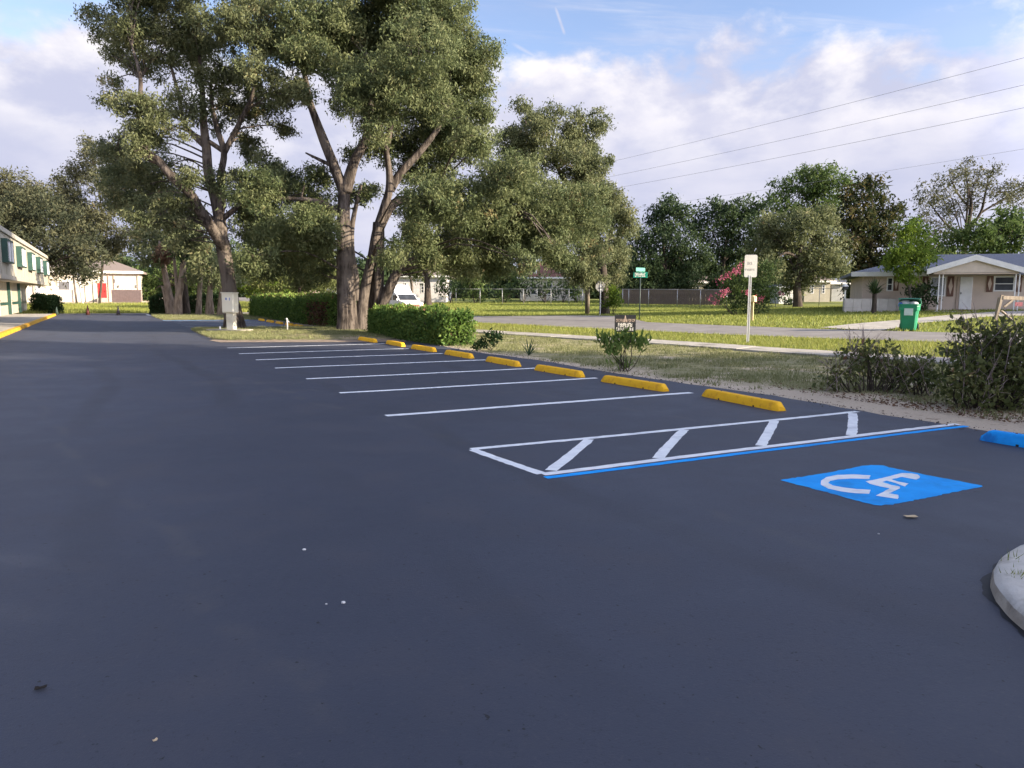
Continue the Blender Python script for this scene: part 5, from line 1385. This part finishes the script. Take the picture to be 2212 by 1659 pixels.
g = np.random.default_rng(70); bl = pxblobs([(150, 570, 20), (175, 585, 18), (160, 555, 20)], 92, 1, g); PP, TT, _ = blob_leaves(bl, g, .9, 26, .6); V, F = leaf_faces(PP, .26, g); mesh_arr('crown', V - P, F, L_DEEP, t, tone=TT)
P = ground_at(201, 90); t = thing('dark_pole', 'thin dark steel pole in front of the red door building', 'pole', P); MB().tube([(0, 0, -.1), (0, 0, 4.4)], [.06, .05], 8).build('shaft', M_DKMET, t)

# --- far wood closing the horizon
def far_wood():
    g = np.random.default_rng(90); pts = []
    for i in range(150):
        a = math.radians(-62 + 124 * i / 149); R = g.uniform(150, 175); x, y = R * math.sin(a), R * math.cos(a)
        h = g.uniform(5.5, 10.0); z = float(terr(x, y)); pts.append((np.array([x, y, z + h * .45]), (g.uniform(4.5, 6.5), 3, h * .55)))
    P, T, _ = blob_leaves(pts, g, .6, 34, 1.5); V, F = leaf_faces(P, .95, g, .2); o = mesh_arr('far_wood', V, F, L_DEEP, tone=T); tag(o, 'dark belt of woodland closing the horizon', kind='stuff')


far_wood()

# --- shrubs
def shrub(name, label, P, blobs, lm, leaf, dens, per, crad, seed, group=None, stem=M_BARKD, n_stem=7, sr=.012, quad=True, droop=0.0, up=.35, aspect=.45, extra=(), cat='shrub', twig=0, tw_len=.5, sdens=.45):
    g = np.random.default_rng(seed + 700); P = np.array(P, float); t = thing(name, label, cat, P, 0, group)
    PP, TT, sp = blob_leaves(blobs, g, dens * sdens, per, crad, .8, .16); V, F = leaf_faces(PP, leaf, g, droop, aspect, quad, up); mesh_arr('foliage', V - P, F, lm, t, tone=TT)
    mb = MB(); allsp = np.concatenate(sp); zr = P[2]
    for k in range(n_stem):
        s = allsp[g.integers(len(allsp))]; a = P + np.array([g.normal(0, .10), g.normal(0, .10), -.05]); a[:2] = a[:2] * .5 + (s[:2] * .5 if n_stem > 12 else a[:2] * .5)
        mid = (a + s) / 2 + g.normal(0, .06, 3); mb.tube([a - P, mid - P, s - P], [sr, sr * .8, sr * .4], 5, 0, 2, False)
    mb.build('stem', stem, t)['kind'] = 'stuff'
    if twig:
        mb = MB()
        for k in range(twig):
            s = allsp[g.integers(len(allsp))]; d = np.array([g.normal(0, .45), g.normal(0, .3), g.uniform(.4, 1)]); d *= tw_len * g.uniform(.5, 1.1) / np.linalg.norm(d)
            m_ = s + d * .5 + g.normal(0, .03, 3); e = s + d; mb.tube([s - d * .6 - P, s - P, m_ - P, e - P], [sr * .6, sr * .5, sr * .4, sr * .2], 4, 0, 0, False)
            for q in range(2):
                d2 = d * .5 + g.normal(0, .1, 3); mb.tube([m_ - P, m_ + d2 - P], [sr * .3, sr * .15], 3, 0, 0, False)
        mb.build('dead_twig', mat('dead_twig', (.36, .29, .27), (.24, .185, .17), 6, 4, .9, .1), t)['kind'] = 'stuff'
    for nm, bl, m2, dn, pr, cr, lf in extra:
        PP, TT, _ = blob_leaves(bl, g, dn, pr, cr); V, F = leaf_faces(PP, lf, g, 0, .6, True); mesh_arr(nm, V - P, F, m2, t, tone=TT)
    return t


def B(px, py, r, Y): c = AT(px, py, Y); R = r * Y / FPX; return (c, (R, R * 1.05, R * .9))


# scraggly bed on the right
GS = 'scraggly shrubs in the sandy bed'
Ys = 12.4
shrub('scraggly_shrub', 'low scraggly shrub at the left end of the sandy bed, with grey dead twigs', G(1880, 850), [B(1830, 800, 38, Ys), (AT(1890, 790, Ys + .4), (.42, .5, .35)), B(1940, 810, 40, Ys), B(1860, 765, 28, Ys + .3), B(1985, 805, 36, Ys - .1), B(1920, 755, 20, Ys + .2), B(1800, 825, 22, Ys)], L_SCRAG, .065, 1.35, 22, .17, 1, GS, n_stem=40, sr=.011, twig=55, tw_len=.55)
shrub('scraggly_shrub', 'small leafy shrub between the two scraggly masses', G(1995, 850), [B(1995, 800, 34, Ys - .5), B(2015, 825, 26, Ys - .6), B(1965, 830, 22, Ys - .5)], L_SCRAG, .065, 1.35, 22, .16, 2, GS, n_stem=20, sr=.010, twig=10)
Yr = 10.6
shrub('scraggly_shrub', 'largest scraggly shrub at the right edge, dense and dark with grey stems', G(2130, 880), [B(2085, 800, 52, Yr), B(2140, 790, 60, Yr), B(2190, 800, 60, Yr), B(2100, 745, 34, Yr + .3), B(2165, 735, 42, Yr + .2), B(2210, 745, 44, Yr), B(2070, 840, 36, Yr), B(2130, 850, 36, Yr - .3), B(2190, 860, 34, Yr - .3), B(2250, 790, 70, Yr), B(2062, 770, 26, Yr + .5), B(2080, 715, 16, Yr + .3)], L_SCRAG, .068, 1.55, 24, .17, 3, GS, n_stem=60, sr=.013, twig=65, tw_len=.5)
# seedling shrub beside the second wheel stop
YB = 15.9
shrub('seedling_shrub', 'bushy bright green seedling between the last two wheel stops and the sidewalk', G(1345, 803), [B(1345, 742, 24, YB), B(1320, 746, 18, YB), B(1372, 746, 18, YB), B(1345, 728, 14, YB), B(1330, 760, 14, YB - .2), B(1352, 790, 9, YB), B(1300, 735, 9, YB), B(1390, 748, 9, YB)], L_SEED, .12, 1.15, 15, .14, 4, n_stem=9, sr=.011, up=.95, aspect=.28)
shrub('small_shrub', 'low ragged shrub right of the clipped hedge', G(1062, 757), [B(1062, 735, 16, 21.5), B(1045, 742, 12, 21.5), B(1075, 728, 10, 21.5), B(1030, 748, 9, 21.5)], L_HEDGED, .085, 1.5, 22, .14, 5, n_stem=8, sr=.009, up=.5)
# yucca tuft
def spiky(name, label, P, n, L, w, m, seed, lean=1.0, trunk=0.0, cat='plant'):
    g = np.random.default_rng(seed); P = np.array(P, float); t = thing(name, label, cat, P)
    V, F, T = [], [], []
    for k in range(n):
        a = g.uniform(0, 6.28); el = g.uniform(.35, 1.45); d = np.array([math.cos(a) * math.cos(el), math.sin(a) * math.cos(el), math.sin(el)]); l = L * g.uniform(.6, 1.1); s = np.array([-math.sin(a), math.cos(a), 0]) * w
        b = np.array([0, 0, trunk]); p1 = b + d * l * .5; p2 = b + d * l + np.array([0, 0, -l * .25 * math.cos(el) * lean]); i = len(V)
        V += [b - s * .6, b + s * .6, p1 + s, p1 - s, p2 + s * .1, p2 - s * .1]; F += [(i, i + 1, i + 2, i + 3), (i + 3, i + 2, i + 4, i + 5)]; T += [g.normal(.5, .2)] * 2
    mesh_arr('leaf_rosette', V, F, m, t, tone=np.clip(T, 0, 1))
    if trunk: MB().tube([(0, 0, -.1), (.02, 0, trunk * .5), (0, 0, trunk + .05)], [.16, .13, .12], 9, .1, 3).build('trunk', M_BARKD, t)
    return t


spiky('yucca_tuft', 'thin spiky yucca tuft in the sandy grass', G(1142, 768), 22, .62, .016, L_YUC, 3)
spiky('yucca_palm', 'dark yucca with a thick trunk at the left end of the beige house', ground_at(1889, 41.0), 90, 1.05, .035, L_DEEP, 4, 1.3, 1.0)
P = ground_at(1995, 41.8); shrub('dark_shrub', 'dark leafy shrub beside the porch posts', P, [B(1990, 635, 22, 41.8), B(2005, 620, 16, 41.8), B(1975, 640, 14, 41.8), B(2010, 645, 14, 41.8), B(1990, 655, 16, 41.8)], L_DEEP, .13, 1.2, 26, .3, 6, n_stem=8, sr=.02)
for i, (px, r, lb) in enumerate(((1360, 22, 'dark bush behind the left end of the board fence'), (1405, 24, 'dark bush behind the board fence, second from its left end'), (1450, 22, 'dark bush behind the middle of the board fence'), (1478, 18, 'dark bush behind the board fence just left of the cottage'), (1548, 24, 'dark bush behind the right end of the board fence'), (1590, 24, 'dark bush behind the pink flowering shrub'), (1640, 22, 'dark bush left of the garden shed'))):
    P = ground_at(px, 90); shrub('dark_bush', lb, P, [B(px, 622, r, 90), B(px - 14, 632, r * .7, 90), B(px + 15, 630, r * .7, 90), B(px + 4, 605, r * .7, 90)], L_DEEP, .3, 1.3, 28, .6, 40 + i, 'dark bushes behind the board fence', n_stem=6, sr=.04, quad=False, sdens=.8)
# crape myrtle
YM = 43.0; P = ground_at(1612, YM)
shrub('crape_myrtle', 'round flowering shrub with pink blossom on its left side', P, [B(1572, 605, 24, YM), B(1612, 605, 34, YM), B(1650, 600, 32, YM), B(1662, 572, 22, YM), B(1640, 640, 32, YM), B(1595, 640, 30, YM), B(1562, 650, 14, YM), B(1672, 635, 20, YM), B(1612, 660, 22, YM), B(1648, 660, 20, YM), B(1580, 668, 10, YM), B(1600, 575, 14, YM)], L_MID, .12, 1.1, 28, .3, 7, n_stem=14, sr=.025, quad=False,
      extra=[('blossom', [B(1552, 600, 10, YM - .6), B(1575, 592, 12, YM - .7), B(1600, 580, 13, YM - .6), B(1612, 570, 9, YM - .5), B(1570, 628, 7, YM - .9), B(1545, 645, 13, YM - .5), B(1562, 638, 11, YM - .7), B(1685, 640, 8, YM - .4), B(1610, 630, 7, YM - 1.1), B(1590, 585, 8, YM - .6), B(1640, 645, 4, YM - 1)], L_PINK, .22, 13, .20, .085)], cat='flowering shrub')
P = ground_at(1326, 50.0); shrub('juniper_shrub', 'yellow green rounded shrub at the foot of the oak behind the pole', P, [B(1326, 645, 18, 50), B(1318, 630, 12, 50), B(1334, 655, 13, 50), B(1315, 660, 12, 50)], L_LIME, .13, 1.3, 26, .28, 8, n_stem=5, sr=.02)
GB = 'dark shrubs along the chain link fence'
for i, (px, blobs, lm, lb) in enumerate([(975, [(965, 610, 20), (985, 632, 22), (960, 635, 16)], L_DEEP, 'dark shrub at the left end of the chain link fence'), (1025, [(1020, 605, 26), (1035, 632, 20), (1010, 635, 16)], L_MID, 'mid green shrub second from the left along the chain link fence'),
                                          (1090, [(1085, 637, 16), (1100, 630, 16), (1075, 642, 12)], L_MID, 'low rounded shrub in front of the chain link fence'), (1132, [(1130, 600, 24), (1120, 625, 18), (1142, 620, 16)], L_DEEP, 'tall dark shrub left of the red roofed house'),
                                          (1176, [(1172, 610, 18), (1185, 625, 16), (1165, 632, 14)], L_DEEP, 'dark shrub before the middle of the red roofed house'), (1215, [(1212, 612, 16), (1225, 630, 14), (1205, 635, 12)], L_DEEP, 'dark shrub before the right half of the red roofed house'),
                                          (1246, [(1244, 612, 16), (1250, 635, 14), (1240, 640, 10)], L_MID, 'leafy shrub right beside the utility pole'), (1700, [(1698, 652, 9), (1712, 654, 7)], L_DEEP, 'small clipped shrub at the foot of the garden shed')]):
    Y = 91 if px < 1300 else 80; P = ground_at(px, Y); shrub('dark_shrub', lb, P, [B(*q, Y) for q in blobs], lm, .3, 1.0, 26, .6, 20 + i, GB, n_stem=6, sr=.04, quad=False)

# ------------------------------------------------------------------ clipped hedges
def hedge(name, label, A, Bp, w, h, lm, leaf, n, seed, dead=None, group='clipped hedges round the lot', loose=0.0, top_tone=.22, rough=.07):
    """box hedge from A to B (its front edge), w deep, h high; leaves over every face, opaque twiggy core"""
    g = np.random.default_rng(seed); A = np.array(A, float); Bp = np.array(Bp, float); d = Bp - A; L = np.linalg.norm(d[:2]); d2 = d[:2] / L; nn = np.array([-d2[1], d2[0]])
    if nn[1] < 0: nn = -nn
    t = thing(name, label, 'hedge', A, 0, group)
    lo = lambda s: np.c_[A[0] + d2[0] * s, A[1] + d2[1] * s]
    bump = lambda s, k: .07 * np.sin(s * 2.1 + k) + .05 * np.sin(s * 4.7 + k * 2)
    area = np.array([L * h, L * h * .6, L * w, w * h, w * h]); cnt = (n * area / area.sum()).astype(int); P = []; T = []; U = []
    for f, m in enumerate(cnt):
        s = g.uniform(0, L, m); a = g.uniform(0, 1, m)
        if f == 0: x, y, z = s, np.full(m, 0.0), a * h
        elif f == 1: x, y, z = s, np.full(m, w), a * h
        elif f == 2: x, y, z = s, a * w, np.full(m, h)
        elif f == 3: x, y, z = np.full(m, 0.0), g.uniform(0, w, m), a * h
        else: x, y, z = np.full(m, L), g.uniform(0, w, m), a * h
        # rounded shoulders, wavy faces and clumps
        kk = z / h; inset = .16 * kk ** 4 * w * .6; y = np.where(y < w / 2, y + inset, y - inset); z = z + bump(x, seed) * kk + bump(x + y * 3, 5) * .5 * kk
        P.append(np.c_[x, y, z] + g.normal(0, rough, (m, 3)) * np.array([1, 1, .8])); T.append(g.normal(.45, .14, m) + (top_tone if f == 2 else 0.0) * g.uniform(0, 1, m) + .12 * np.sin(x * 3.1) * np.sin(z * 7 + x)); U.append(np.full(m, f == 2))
    P = np.concatenate(P); T = np.concatenate(T).clip(0, 1); U = np.concatenate(U)
    if loose: keep = g.uniform(0, 1, len(P)) > loose * _ss(L * .8, L, P[:, 0]); P, T, U = P[keep], T[keep], U[keep]
    xy = lo(P[:, 0]) + nn * P[:, 1:2]; Q = np.c_[xy, P[:, 2].clip(.02) + A[2]]
    V, F = leaf_faces(Q, leaf, g, 0.0, .5, True, .35)
    dm = np.zeros(len(Q), bool)
    if dead:
        dm = (P[:, 0] > dead[0] * L) & (P[:, 0] < dead[1] * L) & (P[:, 2] < h * .86) & (g.uniform(0, 1, len(P)) < .85)
    mesh_arr('foliage', V.reshape(-1, 4, 3)[~dm].reshape(-1, 3) - A, np.arange((~dm).sum() * 4).reshape(-1, 4), lm, t, tone=T[~dm])
    m = int(L * w * 130); sx, sy = g.uniform(.05, L - .05, m), g.uniform(.05, w - .05, m); pq = lo(sx) + nn * sy[:, None]; hz = h + bump(sx, seed) + bump(sx + sy * 3, 5) * .5 + g.uniform(-.03, .09, m)
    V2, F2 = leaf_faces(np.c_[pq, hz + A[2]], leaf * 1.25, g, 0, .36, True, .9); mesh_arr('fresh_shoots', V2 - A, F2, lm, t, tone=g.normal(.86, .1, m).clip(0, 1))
    if dm.any():
        k = dm & (g.uniform(0, 1, len(P)) < .6); mesh_arr('dead_foliage', V.reshape(-1, 4, 3)[k].reshape(-1, 3) - A, np.arange(k.sum() * 4).reshape(-1, 4), L_BROWN, t, tone=T[k])
    # twiggy core: many crossing stems, plus a rough inner mass
    mb = MB()
    for k in range(int(L * 14)):
        s = g.uniform(.1, L - .1); y = g.uniform(.25, w - .25); b = np.array([*(A[:2] + d2 * s + nn * y), A[2] - .03]); e = b + np.array([g.normal(0, .25), g.normal(0, .2), h * g.uniform(.6, .92)])
        mb.tube([b - A, (b + e) / 2 + g.normal(0, .05, 3) - A, e - A], [.018, .013, .006], 4, 0, 0, False)
    mb.build('stem', M_BARKD, t)['kind'] = 'stuff'
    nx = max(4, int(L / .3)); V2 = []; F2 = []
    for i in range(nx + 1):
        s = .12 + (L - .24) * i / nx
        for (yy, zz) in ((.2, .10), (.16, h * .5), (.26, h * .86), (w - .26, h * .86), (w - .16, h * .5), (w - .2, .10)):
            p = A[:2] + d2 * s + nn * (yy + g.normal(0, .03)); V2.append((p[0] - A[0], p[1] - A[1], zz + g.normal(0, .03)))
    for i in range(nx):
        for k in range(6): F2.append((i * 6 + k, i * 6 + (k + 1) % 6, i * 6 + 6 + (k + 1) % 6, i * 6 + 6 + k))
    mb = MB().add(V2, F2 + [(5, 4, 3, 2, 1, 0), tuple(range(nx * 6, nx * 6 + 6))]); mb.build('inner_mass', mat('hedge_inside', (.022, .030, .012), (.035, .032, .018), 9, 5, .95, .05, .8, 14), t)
    return t


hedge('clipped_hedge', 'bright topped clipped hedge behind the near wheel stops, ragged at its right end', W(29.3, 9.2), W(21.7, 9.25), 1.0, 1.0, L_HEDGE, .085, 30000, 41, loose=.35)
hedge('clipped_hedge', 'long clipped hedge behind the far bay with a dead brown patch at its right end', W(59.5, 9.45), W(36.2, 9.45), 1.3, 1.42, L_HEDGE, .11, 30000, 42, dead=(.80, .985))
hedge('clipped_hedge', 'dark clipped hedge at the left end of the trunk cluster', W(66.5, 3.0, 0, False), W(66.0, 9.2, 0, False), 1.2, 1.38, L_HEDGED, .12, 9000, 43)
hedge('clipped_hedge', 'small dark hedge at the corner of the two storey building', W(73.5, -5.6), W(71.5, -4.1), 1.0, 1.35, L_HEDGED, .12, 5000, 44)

# ------------------------------------------------------------------ grass
SKIP = [STREET_A + STREET_B[::-1], WALK_A + WALK_B[::-1], DRIVE_A + DRIVE_B[::-1], SIDE_A + SIDE_B[::-1], VERGE_A + VERGE_B[::-1]]


def blades(name, label, x, y, z, hgt, wid, lm, g, tone=.5):
    n = len(x); a = g.uniform(0, 6.28, n); s = np.c_[np.cos(a), np.sin(a), np.zeros(n)] * (wid * g.uniform(.6, 1.3, n))[:, None]; h = hgt * g.uniform(.5, 1.35, n)
    P = np.c_[x, y, z - .01]; tip = P + np.c_[g.normal(0, .35, n) * h, g.normal(0, .35, n) * h, h]
    V = np.stack([P - s, P + s, tip], 1).reshape(-1, 3); o = mesh_arr(name, V, np.arange(n * 3).reshape(n, 3), lm, tone=np.clip(g.normal(tone, .17, n), 0, 1)); return tag(o, label, kind='stuff')


def vnoise(x, y, sc, seed):
    g = np.random.default_rng(seed); G_ = g.uniform(0, 1, (64, 64)); a = x / sc; b = y / sc; i = np.floor(a).astype(int); j = np.floor(b).astype(int); fx = a - i; fy = b - j; fx = fx * fx * (3 - 2 * fx); fy = fy * fy * (3 - 2 * fy)
    q = lambda m, n: G_[m % 64, n % 64]
    return (q(i, j) * (1 - fx) + q(i + 1, j) * fx) * (1 - fy) + (q(i, j + 1) * (1 - fx) + q(i + 1, j + 1) * fx) * fy


def lawn(name, label, n, u0, u1, v0, v1, hgt, wid, lm, seed, patchy=0.0, edge=0.0, tone=.5):
    g = np.random.default_rng(seed); u = g.uniform(u0, u1, n); v = g.uniform(v0, v1, n)
    x = u * DU[0] + v * DV[0]; y = u * DU[1] + v * DV[1]
    k = (np.abs(x) < .75 * y + 1.5) & (y > 3)
    for p in SKIP: k &= ~in_poly(x, y, p)
    if name == 'verge_grass': k &= v > np.interp(u, [0, 8, 14, 18.8, 20.8, 28.5, 45], [18.6, 16.4, 15.35, 14.95, 14.55, 13.3, 11.9]) + .95
    if patchy: k &= (vnoise(x, y, .7, seed) * .6 + vnoise(x, y, .22, seed + 1) * .4 + g.uniform(-.12, .12, n)) > patchy
    if edge: k &= (v - 9.2 - .9 * (1 - _ss(7.5, 11.5, u)) + (vnoise(x, y, .8, seed + 2) - .5) * 1.6) > edge * g.uniform(.2, 1.2, n)
    x, y = x[k], y[k]; blades(name, label, x, y, terr(x, y), hgt, wid, lm, g, tone)


lawn('sparse_grass', 'thin patchy grass between the wheel stops and the sidewalk', 150000, 4, 32, 9.25, 16.4, .05, .008, L_DRY, 1, .44, .5)
lawn('weedy_grass', 'greener weed tufts in the sandy strip', 70000, 4, 32, 9.3, 16.4, .085, .010, L_DRY, 2, .56, .5, .22)
lawn('verge_grass', 'bright grass between the sidewalk and the street', 170000, 5, 48, 12.0, 24, .10, .011, L_GRASS, 3, .20, 0, .58)
lawn('far_lawn', 'smooth lawn beyond the street up to the fences and houses', 190000, -5, 85, 22.5, 58, .11, .026, L_GRASS, 4, 0, 0, .5)
lawn('end_lawn', 'taller grass beyond the far end of the lot', 60000, 71.3, 100, -12, 20, .30, .03, L_GRASS, 5, 0, 0, .55)
for i, (poly, n) in enumerate(((P_ISL1, 26000), (P_ISL2, 12000))):
    g = np.random.default_rng(60 + i); q = np.array(poly); x = g.uniform(q[:, 0].min(), q[:, 0].max(), n * 3); y = g.uniform(q[:, 1].min(), q[:, 1].max(), n * 3); k = in_poly(x, y, poly) & (vnoise(x, y, .8, 70 + i) + g.uniform(-.2, .2, n * 3) > .30)
    uu = x * DU[0] + y * DU[1]; k &= (uu > 27.2 + g.uniform(-.8, .6, n * 3)) if i == 0 else True
    x, y = x[k], y[k]; blades('island_grass', ('short grass on the island around the cabinet', 'short grass on the far island under the trunks')[i], x, y, np.full(len(x), .06), .09, .011 + .006 * i, L_DRY, g, .32)
# weeds sprouting from the kerb island
g = np.random.default_rng(77); c, ax, ay = ISL
def weed(name, label, p, n, h):
    x = p[0] + g.normal(0, .03, n); y = p[1] + g.normal(0, .03, n); o = blades(name, label, x, y, np.full(n, .116), h, .0026, L_GRASS, g, .4); del o['kind']; return tag(o, label, 'weed', 'weeds on the kerb island')
weed('weed_tuft', 'spreading weed tuft near the tip of the kerb island', (2.665, 3.79), 34, .035)
weed('weed_tuft', 'thin upright grass sprig near the far rim of the kerb island', (2.79, 4.03), 9, .06)

# ------------------------------------------------------------------ bits lying on the asphalt
def scrap(name, label, px, py, w, d, m, rz, cat, seed, curl=.006):
    P = G(px, py); g = np.random.default_rng(seed); n = 6; V = []
    for i in range(n):
        for j in range(3): V.append(((i / (n - 1) - .5) * w, (j / 2 - .5) * d * (1 + .15 * math.sin(i * 2.1)), .006 + curl * abs(i / (n - 1) - .4) + g.uniform(0, .003)))
    F = [(i * 3 + j, i * 3 + 3 + j, i * 3 + 4 + j, i * 3 + 1 + j) for i in range(n - 1) for j in range(2)]
    mb = MB().add(V, F).add([(x, y, z + .002) for x, y, z in V], [f[::-1] for f in F]); o = mb.build(name, m); o.location = (P[0], P[1], .014); o.rotation_euler = (0, 0, rz); return tag(o, label, cat)


scrap('paper_scrap', 'tan torn paper scrap below the blue accessible parking square', 1967, 1122, .085, .045, M_TAN, .05, 'litter', 1)
scrap('dry_leaf', 'small dark dry leaf on the asphalt near the lower left corner', 89, 1497, .042, .022, mat('dry_leaf_dark', (.03, .025, .02), (.04, .032, .026), 9, 3, .9, .1), .4, 'leaf', 2)
scrap('dry_leaf', 'tiny tan dry leaf on the asphalt at the bottom left', 336, 1612, .016, .010, M_TAN, .9, 'leaf', 3)


def pebble(label, px, py, r, seed):
    g = np.random.default_rng(seed); bm = []; V = []; F = []
    for i in range(5):
        for j in range(7):
            a = math.pi * i / 4; q = 2 * math.pi * j / 7; s = r * (1 + g.uniform(-.25, .25)); V.append((s * math.sin(a) * math.cos(q) * 1.3, s * math.sin(a) * math.sin(q), s * .7 * math.cos(a) + r * .55))
    for i in range(4):
        for j in range(7): F.append((i * 7 + j, i * 7 + 7 + j, i * 7 + 7 + (j + 1) % 7, i * 7 + (j + 1) % 7))
    o = MB().add(V, F, True).build('pebble', mat('pale_pebble', (.75, .74, .72), (.6, .59, .57), 20, 3, .8, .2)); P = G(px, py); o.location = (P[0], P[1], .013); tag(o, label, 'pebble', 'pale pebbles on the asphalt')


pebble('larger white pebble on the empty asphalt, left of centre', 742, 1309, .010, 1)
pebble('small white pebble beside the larger one', 705, 1311, .005, 2)
pebble('small white pebble farther up the empty asphalt', 657, 1193, .009, 3)
pebble('speck of pale stone right of the blue square', 1898, 1158, .005, 4)
g = np.random.default_rng(93); n = 1500; u = g.uniform(3, 29, n); v = 9.12 + .10 * np.sin(u * .9) + g.normal(.02, .10, n); x = u * DU[0] + v * DV[0]; y = u * DU[1] + v * DV[1]
V, F = leaf_faces(np.c_[x, y, np.full(n, .018)], .022, g, .1, .8, True); V[:, 2] = V[:, 2].clip(.0135, .035)
tag(mesh_arr('edge_crumbs', V, F, leaf_mat('crumbs', (.03, .03, .035), (.16, .13, .10), (.40, .33, .26), trans=0, rough=.9), tone=g.uniform(0, 1, n)), 'crumbs of sand and asphalt along the ragged lot edge', kind='stuff')
# leaf litter and mulch under the scraggly shrubs
g = np.random.default_rng(88)
n = 1300; u = g.normal(6.3, 1.5, n); v = 9.75 + np.abs(g.normal(0, .7, n)) + .1; x = u * DU[0] + v * DV[0]; y = u * DU[1] + v * DV[1]
V, F = leaf_faces(np.c_[x, y, terr(x, y) + .015], .045, g, .05, .6, True); V[:, 2] = np.repeat(terr(x, y) + .012, 4) + g.uniform(0, .03, len(V))
tag(mesh_arr('leaf_litter', V, F, L_BROWN, tone=g.uniform(0, .8, n)), 'brown leaf litter in the sand under the shrubs', kind='stuff')

# ------------------------------------------------------------------ unseen oaks, added right of the picture to shade the lot, lawn and house
def shade_tree(x, y, R, top, seed, label, dens=.9):
    g = np.random.default_rng(seed); bl = []
    for k in range(26):
        a = g.uniform(0, 6.28); r = R * math.sqrt(g.uniform(0, 1)) * .72; z = g.uniform(.32, .82) * top
        q = R * g.uniform(.28, .42) ; bl.append((np.array([x + r * math.cos(a), y + r * math.sin(a), z]), (q, q, q * .8)))
    b = np.array([x, y, float(terr(x, y))]); ctr = np.array([x, y, top * .5])
    limbs = [([b + np.array([0, 0, -.3]), b + np.array([.1, 0, 1.2]), b + np.array([0, .2, 3]), ctr], [.5, .38, .33, .2])]
    return tree('oak_tree', label, b, limbs, bl, L_OAK, M_BARK, leaf=.34, dens=dens, per=30, crad=.85, seed=seed, group='oaks on the lawn right of the lot', brad=.06, twigs=2)


shade_tree(18.0, 10.5, 5.2, 13.5, 201, 'oak standing on the lawn right of the lot, outside the picture')
shade_tree(15.5, 1.0, 5.8, 11.5, 202, 'oak standing beside the kerb island, outside the picture')
shade_tree(14.0, -8.5, 6.0, 11.0, 203, 'oak standing behind the viewer on the right, outside the picture')
shade_tree(25.0, 3.0, 6.0, 13.0, 204, 'oak standing far right of the lot, outside the picture')
shade_tree(45.5, 36.5, 6.0, 15.5, 205, 'oak standing in the yard right of the beige house, outside the picture')
